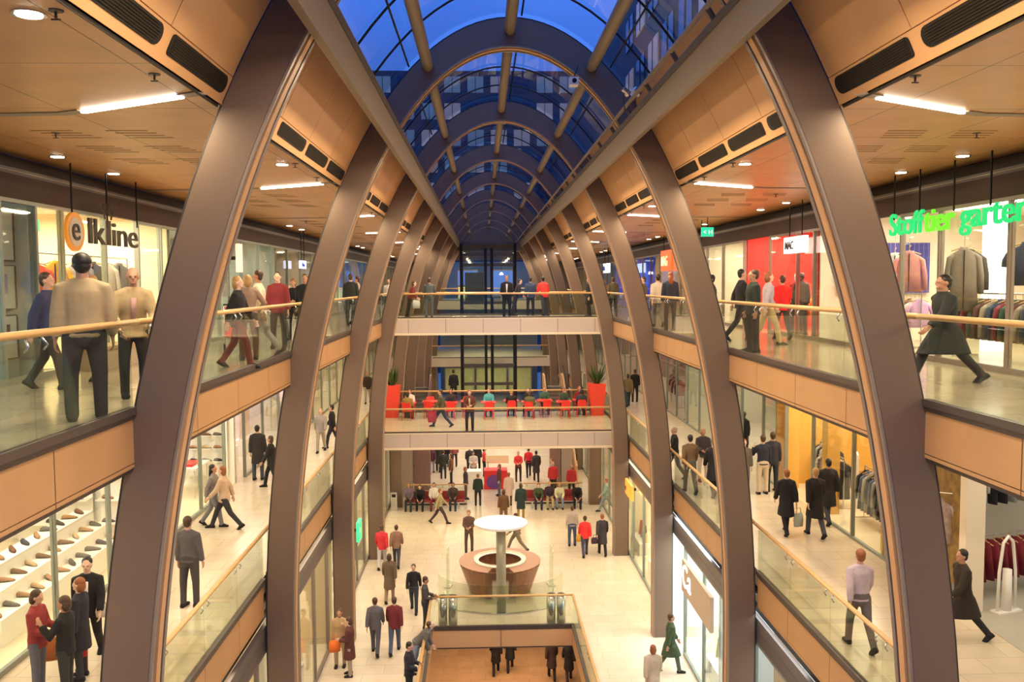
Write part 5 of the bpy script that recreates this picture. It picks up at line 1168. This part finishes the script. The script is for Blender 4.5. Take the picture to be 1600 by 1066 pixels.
# left top shops: framed panels, posters, yellow jacket, grey garments
PAN = mat('pale_green_panel', (.42, .48, .46), .4)
for y, z, w_, h_, lb in ((13.85, .78, .66, .75, 'upper pale framed panel in the left display case'), (13.85, -.02, .66, .66, 'middle pale panel with a blue picture in the left display case'), (13.85, -.80, .66, .66, 'lower pale panel with a dark button in the left display case')):
    t = thing('framed_panel', lb, 'panel', (-7.40, y, z)); obj('panel', B((-.03, .0, -w_/2, w_/2, -h_/2, h_/2)), PAN, t); obj('frame', B((-.03, .02, -w_/2-.02, -w_/2, -h_/2, h_/2), (-.03, .02, w_/2, w_/2+.02, -h_/2, h_/2), (-.03, .02, -w_/2, w_/2, h_/2, h_/2+.02), (-.03, .02, -w_/2, w_/2, -h_/2-.02, -h_/2)), DGREY, t)
    if 'blue' in lb: obj('picture', B((.001, .012, -.22, .1, -.1, .2)), mat('blue_picture', (.12, .14, .38), .5, col2=(.4, .42, .6), nscale=8), t)
    if 'button' in lb: obj('picture', B((.001, .012, -.14, .12, .0, .2)), mat('dark_picture', (.06, .03, .04), .5), t)
o = obj('showcase', B((-7.95, -7.44, 13.42, 14.3, Z3+.01, 1.25)), mat('showcase_grey', (.30, .34, .33), .5)); tag(o, 'grey green showcase body in the left top shop window', 'showcase')
g = garment('jacket', (-7.75, 16.25, .42), math.radians(25), cl((.85, .50, .03)), 'bright yellow jacket hanging in the left top shop window'); 
g = garment('tee', (-8.0, 16.0, .40), math.radians(25), cl((.75, .12, .03)), 'orange red shirt hanging beside the bright yellow jacket')
for i, (y, c1, c2) in enumerate(((17.4, (.30, .28, .24), 'light'), (18.0, (.10, .095, .085), 'dark'), (18.6, (.45, .42, .34), 'pale'), (19.3, (.14, .13, .12), 'charcoal'))):
    garment('coat', (-7.85, y, .45), math.radians(30), cl(c1), '%s grey coat hanging in the left top shop below the lettering sign' % c2)
rack((-7.85, 17.8, Z3), 3.9, PI/2, 2.08, 'tall rack holding coats and jackets in the left top clothes shop')
for y0_, y1_, s_, lb in ((20.4, 20.6, -1, 'x'),): pass
for i, (y, z, w_, h_, c1, c2, lb) in enumerate(((5, .2, 1.4, 1.6, (.30, .40, .50), (.6, .6, .55), 'large blue grey poster in the left near shop'), (8.5, .2, 1.4, 1.6, (.45, .40, .35), (.1, .12, .15), 'large brown poster in the left near shop'), (22.5, .1, 1.2, 1.5, (.40, .45, .38), (.7, .7, .6), 'pale green poster past the left first arch'), (26, .1, 1.2, 1.5, (.3, .33, .36), (.6, .55, .5), 'grey poster past the left first arch'), (29.6, .2, 1.0, 1.2, (.35, .32, .3), (.6, .6, .55), 'taupe poster near the left second arch'))):
    t = thing('poster', lb, 'poster', (-8.6, y, z)); obj('sheet', B((-.02, .02, -w_/2, w_/2, -h_/2, h_/2)), cl(c1, c2, 2.5), t); obj('stand', B((-.03, .03, -w_/2-.03, -w_/2, Z3-z, h_/2), (-.03, .03, w_/2, w_/2+.03, Z3-z, h_/2)), DGREY, t)
# shoes
bm = bmesh.new(); loft(bm, [((0, .13, .03), (.028, 0, 0), (0, 0, .03)), ((0, .09, .045), (.036, 0, 0), (0, 0, .045)), ((0, .0, .04), (.036, 0, 0), (0, 0, .038)), ((0, -.09, .028), (.042, 0, 0), (0, 0, .026)), ((0, -.15, .018), (.02, 0, 0), (0, 0, .014))], 10); SHU = mesh_of(bm, 'shoe', True)
bm = bmesh.new(); loft(bm, [((0, 0, 0), (.040, 0, 0), (0, .15, 0)), ((0, 0, .014), (.042, 0, 0), (0, .155, 0))], 14); SHS = mesh_of(bm, 'sole', True)
SHC = [cl((.03, .02, .02)), cl((.16, .06, .03)), cl((.35, .17, .07)), cl((.02, .02, .05)), cl((.12, .10, .09)), cl((.45, .30, .15))]
sh_n = [0]
def shoe(loc, rz, label, group, tilt=0, sc_=1.15):
    o = bpy.data.objects.new('display_shoe', SHU); C.objects.link(o); o.location = loc; o.rotation_euler = (tilt, 0, rz); o.scale = (sc_,)*3
    if not SHU.materials: SHU.materials.append(None)
    o.material_slots[0].link = 'OBJECT'; o.material_slots[0].material = SHC[random.randrange(6)]
    h = bpy.data.objects.new('sole', SHS); C.objects.link(h); h.parent = o
    if not SHS.materials: SHS.materials.append(BLACK)
    return tag(o, label, 'shoe', group)
SHW = mat('lit_white_shelf', (.92, .88, .80), .4)
def shelf_unit(loc, rz, w_, levels, label, dep=.34, back=True, side='x', shoes=4):
    t = thing('shoe_shelf', label, 'shelf', loc, rz); H_ = levels[-1]+.25
    if back: obj('back_panel', B((-w_/2, w_/2, .0, .04, 0, H_)), SHW, t)
    r_ = Matrix.Rotation(rz, 3, 'Z')
    for i, z in enumerate(levels):
        obj('board', B((-w_/2, w_/2, -dep, 0, z-.03, z)), SHW, t)
        for j, x in enumerate(spread(-w_/2, w_/2, shoes)):
            p = Vector(loc)+r_ @ Vector((x, -dep*.5, z)); shoe(p, rz+random.uniform(1.1, 1.8), 'shoe on the %s board of the %s, %s along' % (ORD[i], label.split(',')[0][:28], ORD[j]), 'shoes on the %s' % label)
    return t
shelf_unit((-9.0, 22.35, Z2), 0, 1.5, [.5, 1.1, 1.7, 2.3, 2.9], 'white shoe shelf facing the camera, left middle shop', shoes=3)
shelf_unit((-10.9, 22.35, Z2), 0, 1.9, [.5, 1.1, 1.7, 2.3, 2.9], 'white shoe shelf deeper inside, left middle shop', shoes=3)
for k_, (y0, y1, x) in enumerate(((10, 15.2, -8.75), (15.6, 21.0, -8.75))):
    t = thing('display_platform', '%s stepped white platform with shoes along the left middle shop window' % ('nearer', 'farther')[k_], 'platform', (x, 0, Z2))
    for st in range(3):
        obj('step', B((-.30-.36*st, .12-.36*st, y0, y1, 0, .50+.30*st)), SHW, t)
        for j, y in enumerate(spread(y0, y1, 11)):
            shoe((x-.10-.36*st, y, Z2+.50+.30*st), PI/2+random.uniform(-.9, .3), 'shoe on the %s step of the %s platform, %s along' % (ORD[st], ('nearer', 'farther')[k_], ORD[j]), 'shoes on the %s platform' % ('nearer', 'farther')[k_], sc_=1.2)
o = obj('wall_panel', B((-9.6, -8.3, 28.40, 28.46, Z2+.3, Z2+3.6)), SHW); tag(o, 'white wall panel with small shoe ledges past the left first arch', 'panel')
for i in range(3):
    for j in range(6):
        x = -9.3+.38*i; z = Z2+.8+.42*j
        shoe((x, 28.27, z), 1.5, 'shoe in the %s column and %s row of the white wall panel' % (ORD[i], ORD[j]), 'shoes on the wall panel')
        o = obj('ledge', B((x-.15, x+.15, 28.16, 28.40, z-.02, z)), WHITE); tag(o, 'small ledge in the %s column and %s row of the white wall panel' % (ORD[i], ORD[j]), 'shelf', 'ledges on the wall panel')
t = thing('display_table', 'white table with red tray and accessories before the white shop, left middle gallery', 'table', (-9.2, 27.2, Z2)); obj('tabletop', B((-.5, .5, -.7, .7, .86, .92)), WHITE, t)
for a in (-.42, .42):
    for b in (-.6, .6): obj('leg', T([(a, b, .86), (a, b, 0)], .02, 6), STEEL, t)
obj('red_tray', B((-.3, .3, -.4, .3, .92, 1.0)), REDP, t)
for i, (y, c1, c2, lb) in enumerate(((29.7, (.75, .55, .62), (.8, .8, .8), 'pink white poster'), (31.5, (.45, .62, .66), (.8, .85, .85), 'pale blue poster'), (33.8, (.8, .55, .5), (.85, .8, .75), 'rosy poster'))):
    t = thing('poster', '%s standing in the left middle shop past the first arch' % lb, 'poster', (-9.2, y, Z2)); obj('sheet', B((-.02, .02, -.7, .7, .6, 3.3)), cl(c1, c2, 3), t); obj('base', B((-.2, .2, -.7, .7, 0, .6)), WHITE, t)
for k_, y in enumerate((40, 44, 49, 54)):
    filled_rack((-9.4, y, Z2), 2.2, PI/2, 1.5, 8, [(.8, .7, .5), (.7, .5, .3), (.5, .5, .5)], 'jacket', 'clothes rack far along the left middle gallery, %s of four' % ORD[k_], 'pale jackets on the %s far left rack' % ORD[k_])
# right middle shops
o = obj('patterned_panel', B((9.62, 9.70, 16.95, 19.4, Z2+.25, Z2+3.9)), GOLDW); tag(o, 'gold and black branch-patterned panel behind the lower right shop window', 'panel')
t = thing('display_table', 'long brown wooden table under the gold patterned panel, lower right shop', 'table', (9.5, 18.9, Z2)); obj('tabletop', B((-.10, .10, -.9, .9, .9, .96)), mat('brown_counter', (.25, .13, .06)), t); obj('leg', B((-.06, .06, -.8, -.7, 0, .9)), BLACK, t); obj('leg', B((-.06, .06, .7, .8, 0, .9)), BLACK, t)
g = garment('jacket', (9.42, 17.6, Z2+1.95), math.radians(-30), cl((.75, .68, .62), (.25, .12, .12), 12), 'white floral blouse hanging before the gold patterned panel'); g.scale = (1.2,)*3
rack((9.42, 17.6, Z2), .5, math.radians(-30), 2.10, 'slim stand carrying the white floral blouse')
o = obj('wall_pier', B((XC+8.72, XC+9.1, 16.45, 16.68, Z2, Z2+4.2)), OFFW); tag(o, 'cream wall pier between the two lower right shops', 'pillar')
filled_rack((11.2, 18.3, Z2), 2.2, .3, 2.9, 8, [(.45, .48, .52), (.55, .58, .6), (.03, .03, .04), (.02, .02, .03)], 'coat', 'high rail with grey shirts and black coats, lower right shop', 'grey and black coats on the high rail')
filled_rack((11.0, 17.6, Z2), 2.2, .3, 1.25, 10, [(.20, .01, .03), (.17, .01, .02)], 'skirt', 'low rail with wine red skirts, lower right shop', 'wine red skirts on the low rail')
def gate(loc, rz, label):
    t = thing('security_gate', label, 'gate', loc, rz, 'anti-theft gates at shop entrances')
    obj('frame', T([(-.24, 0, .03), (-.22, 0, .8), (-.13, 0, 1.38), (0, 0, 1.5), (.13, 0, 1.38), (.22, 0, .8), (.24, 0, .03)], .03, 8), WHITE, t, smooth=True)
    obj('column', T([(0, 0, .03), (0, 0, .85)], [.10, .085], 10), WHITE, t, smooth=True); obj('base', B((-.30, .30, -.12, .12, 0, .04)), WHITE, t)
v = onZ(1572, 956, Z2); gate((v.x, v.y, Z2), math.radians(20), 'white looped anti-theft gate at the lower right shop entrance')
for (px, py), lb in zip(((1292, 752), (1338, 792)), ('farther', 'nearer')):
    v = onZ(px, py, Z2); t = thing('security_gate', 'square white anti-theft gate of the ochre shop, the %s one' % lb, 'gate', (v.x, v.y, Z2), math.radians(70), 'anti-theft gates at shop entrances')
    obj('post', B((-.28, -.23, -.03, .03, 0, 1.55)), WHITE, t); obj('post', B((.23, .28, -.03, .03, 0, 1.55)), WHITE, t)
    for z in (.12, .8, 1.5): obj('crossbar', B((-.23, .23, -.02, .02, z, z+.05)), WHITE, t)
for i, y in enumerate((20.2, 23.9, 27.0)):
    o = obj('ochre_pillar', B((9.5, 9.85, y-.2, y+.2, Z2, -2.25)), YELW); tag(o, 'ochre pillar at the ochre clothes shop front, %s from the camera' % ORD[i], 'pillar')
for i, y in enumerate((19.9, 21.8, 24.9, 27.6)):
    t = thing('hanging_board', 'brown wooden board hanging over the ochre shop window, %s from the camera' % ORD[i], 'sign', (9.45, y, -2.95)); obj('board', B((-.05, .05, -.65, .65, -.3, .3)), mat('dark_wood_board', (.20, .07, .03), .5, noise=.3), t); obj('rod', B((-.02, .02, -.5, -.47, .3, .7), (-.02, .02, .47, .5, .3, .7)), BLACK, t)
for k_, (x, y, cols) in enumerate(((10.2, 20.6, [BK, (.35, .05, .07), DK]), (10.4, 22.6, [(.10, .12, .2), BK, (.4, .35, .3)]), (10.2, 25.0, [BK, (.5, .4, .3), (.2, .03, .03)]), (10.8, 27.0, [DK, (.5, .5, .45)]))):
    filled_rack((x, y, Z2), 1.5, PI/2, 1.45, 8, cols, 'coat', 'clothes rack in the ochre shop, %s from the camera' % ORD[k_], 'coats on the %s ochre shop rack' % ORD[k_])
for k_, (x, y) in enumerate(((11.2, 21.4), (11.4, 23.8))):
    t = thing('display_table', 'brown display table with folded clothes in the ochre shop, %s' % ('nearer', 'farther')[k_], 'table', (x, y, Z2)); obj('tabletop', B((-.6, .6, -.8, .8, .75, .81)), mat('table_brown', (.30, .14, .05), .4), t)
    for a in (-.5, .5):
        for b in (-.7, .7): obj('leg', B((a-.04, a+.04, b-.04, b+.04, 0, .75)), mat('table_brown', (.3, .14, .05)), t)
    for j in range(8):
        o = obj('folded_clothes', B((-.14, .14, -.16, .16, 0, .10+.04*(j % 3))), cl([(.05, .07, .14), (.5, .5, .48), BK, (.25, .1, .08)][j % 4]), loc=(x-.38+.38*(j % 3), y-.5+.42*(j//3), Z2+.81)); tag(o, 'pile of folded clothes on the %s ochre shop table, %s pile' % (('nearer', 'farther')[k_], ORD[j]), 'clothes', 'folded clothes on the ochre shop tables')
mannequin((9.5, 31.5, Z2), -60, BK, BK, 'dark mannequin in the greenish window, right middle gallery', 'stand', 'coat'); mannequin((9.6, 33.8, Z2), -60, (.5, .35, .3), DK, 'mannequin in pink brown top, right middle gallery', 'akimbo', 'shirt')
for k_, y in enumerate((36.5, 41, 45.5)):
    filled_rack((10.2, y, Z2), 2.0, PI/2, 1.5, 8, [(.45, .05, .06), BK, (.5, .45, .4)], 'jacket', 'clothes rack far along the right middle gallery, %s of three' % ORD[k_], 'jackets on the %s far right rack' % ORD[k_])
# street-level windows
for s, x in ((-1, -5.6), (1, 6.8)):
    for k_, y in enumerate((17, 20.5, 24, 29.7, 33, 36.6)):
        t = thing('window_display', 'lit window display block with goods on the %s street level, %s from the camera' % (SIDE[s], ORD[k_]), 'display', (x, y, Z1)); obj('plinth', B((-.35, .35, -.9, .9, 0, .55)), WHITE, t)
        for j in range(4): obj('item', T([(0, -.65+.43*j, .55), (0, -.65+.43*j, .95+.2*(j % 2))], [.12, .05], 10), cl([(.5, .1, .05), (.7, .55, .3), (.08, .06, .05), (.3, .35, .4)][(j+k_) % 4]), t)
        t = thing('poster', 'tall backdrop poster in the %s street-level window, %s from the camera' % (SIDE[s], ORD[k_]), 'poster', (x+s*.5, y, Z1)); obj('sheet', B((-.02, .02, -.85, .85, .3, 2.9)), cl([(.75, .6, .4), (.6, .3, .15), (.85, .8, .7)][k_ % 3], (.85, .78, .62), 2.5), t); obj('foot', B((-.15, .15, -.85, .85, 0, .3)), WHITE, t)

t = thing('stone_bench', 'long low stone bench along the left top shopfront under the lettering sign', 'bench', (-6.85, 17.6, Z3)); obj('seat', B((-.22, .22, -2.2, 2.2, .36, .42)), STONEB, t); obj('base', B((-.18, .18, -2.1, 2.1, 0, .36)), mat('bench_base', (.40, .32, .22), .5), t)
t = thing('pushchair', 'red pushchair among the people on the left top gallery past the first arch', 'pushchair', (-5.5, 19.7, Z3), .3)
bm = bmesh.new(); loft(bm, [((0, -.30, .38), (.20, 0, 0), (0, 0, .04)), ((0, -.05, .36), (.22, 0, 0), (0, 0, .05)), ((0, .14, .55), (.22, 0, 0), (0, .05, .05)), ((0, .30, .88), (.20, 0, 0), (0, .05, .04))], 12); obj('seat', bm, cl((.50, .02, .03)), t)
bm = bmesh.new(); loft(bm, [((0, .30, .90), (.21, 0, 0), (0, .03, .03)), ((0, .12, 1.0), (.22, 0, 0), (0, .03, .03)), ((0, -.10, .95), (.21, 0, 0), (0, .02, .02))], 12); obj('hood', bm, cl((.45, .02, .03)), t)
for s_ in (-1, 1):
    obj('frame', T([(s_*.24, .50, 1.05), (s_*.24, .20, .60), (s_*.24, -.40, .15)], .014, 6), STEEL, t); obj('strut', T([(s_*.24, .35, .12), (s_*.24, .0, .42)], .012, 6), STEEL, t)
    for y_ in (-.40, .35): obj('wheel', T([(s_*.24-.02, y_, .10), (s_*.24+.02, y_, .10)], .10, 14), BLACK, t)
obj('push_bar', T([(-.24, .50, 1.05), (.24, .50, 1.05)], .016, 6), BLACK, t)
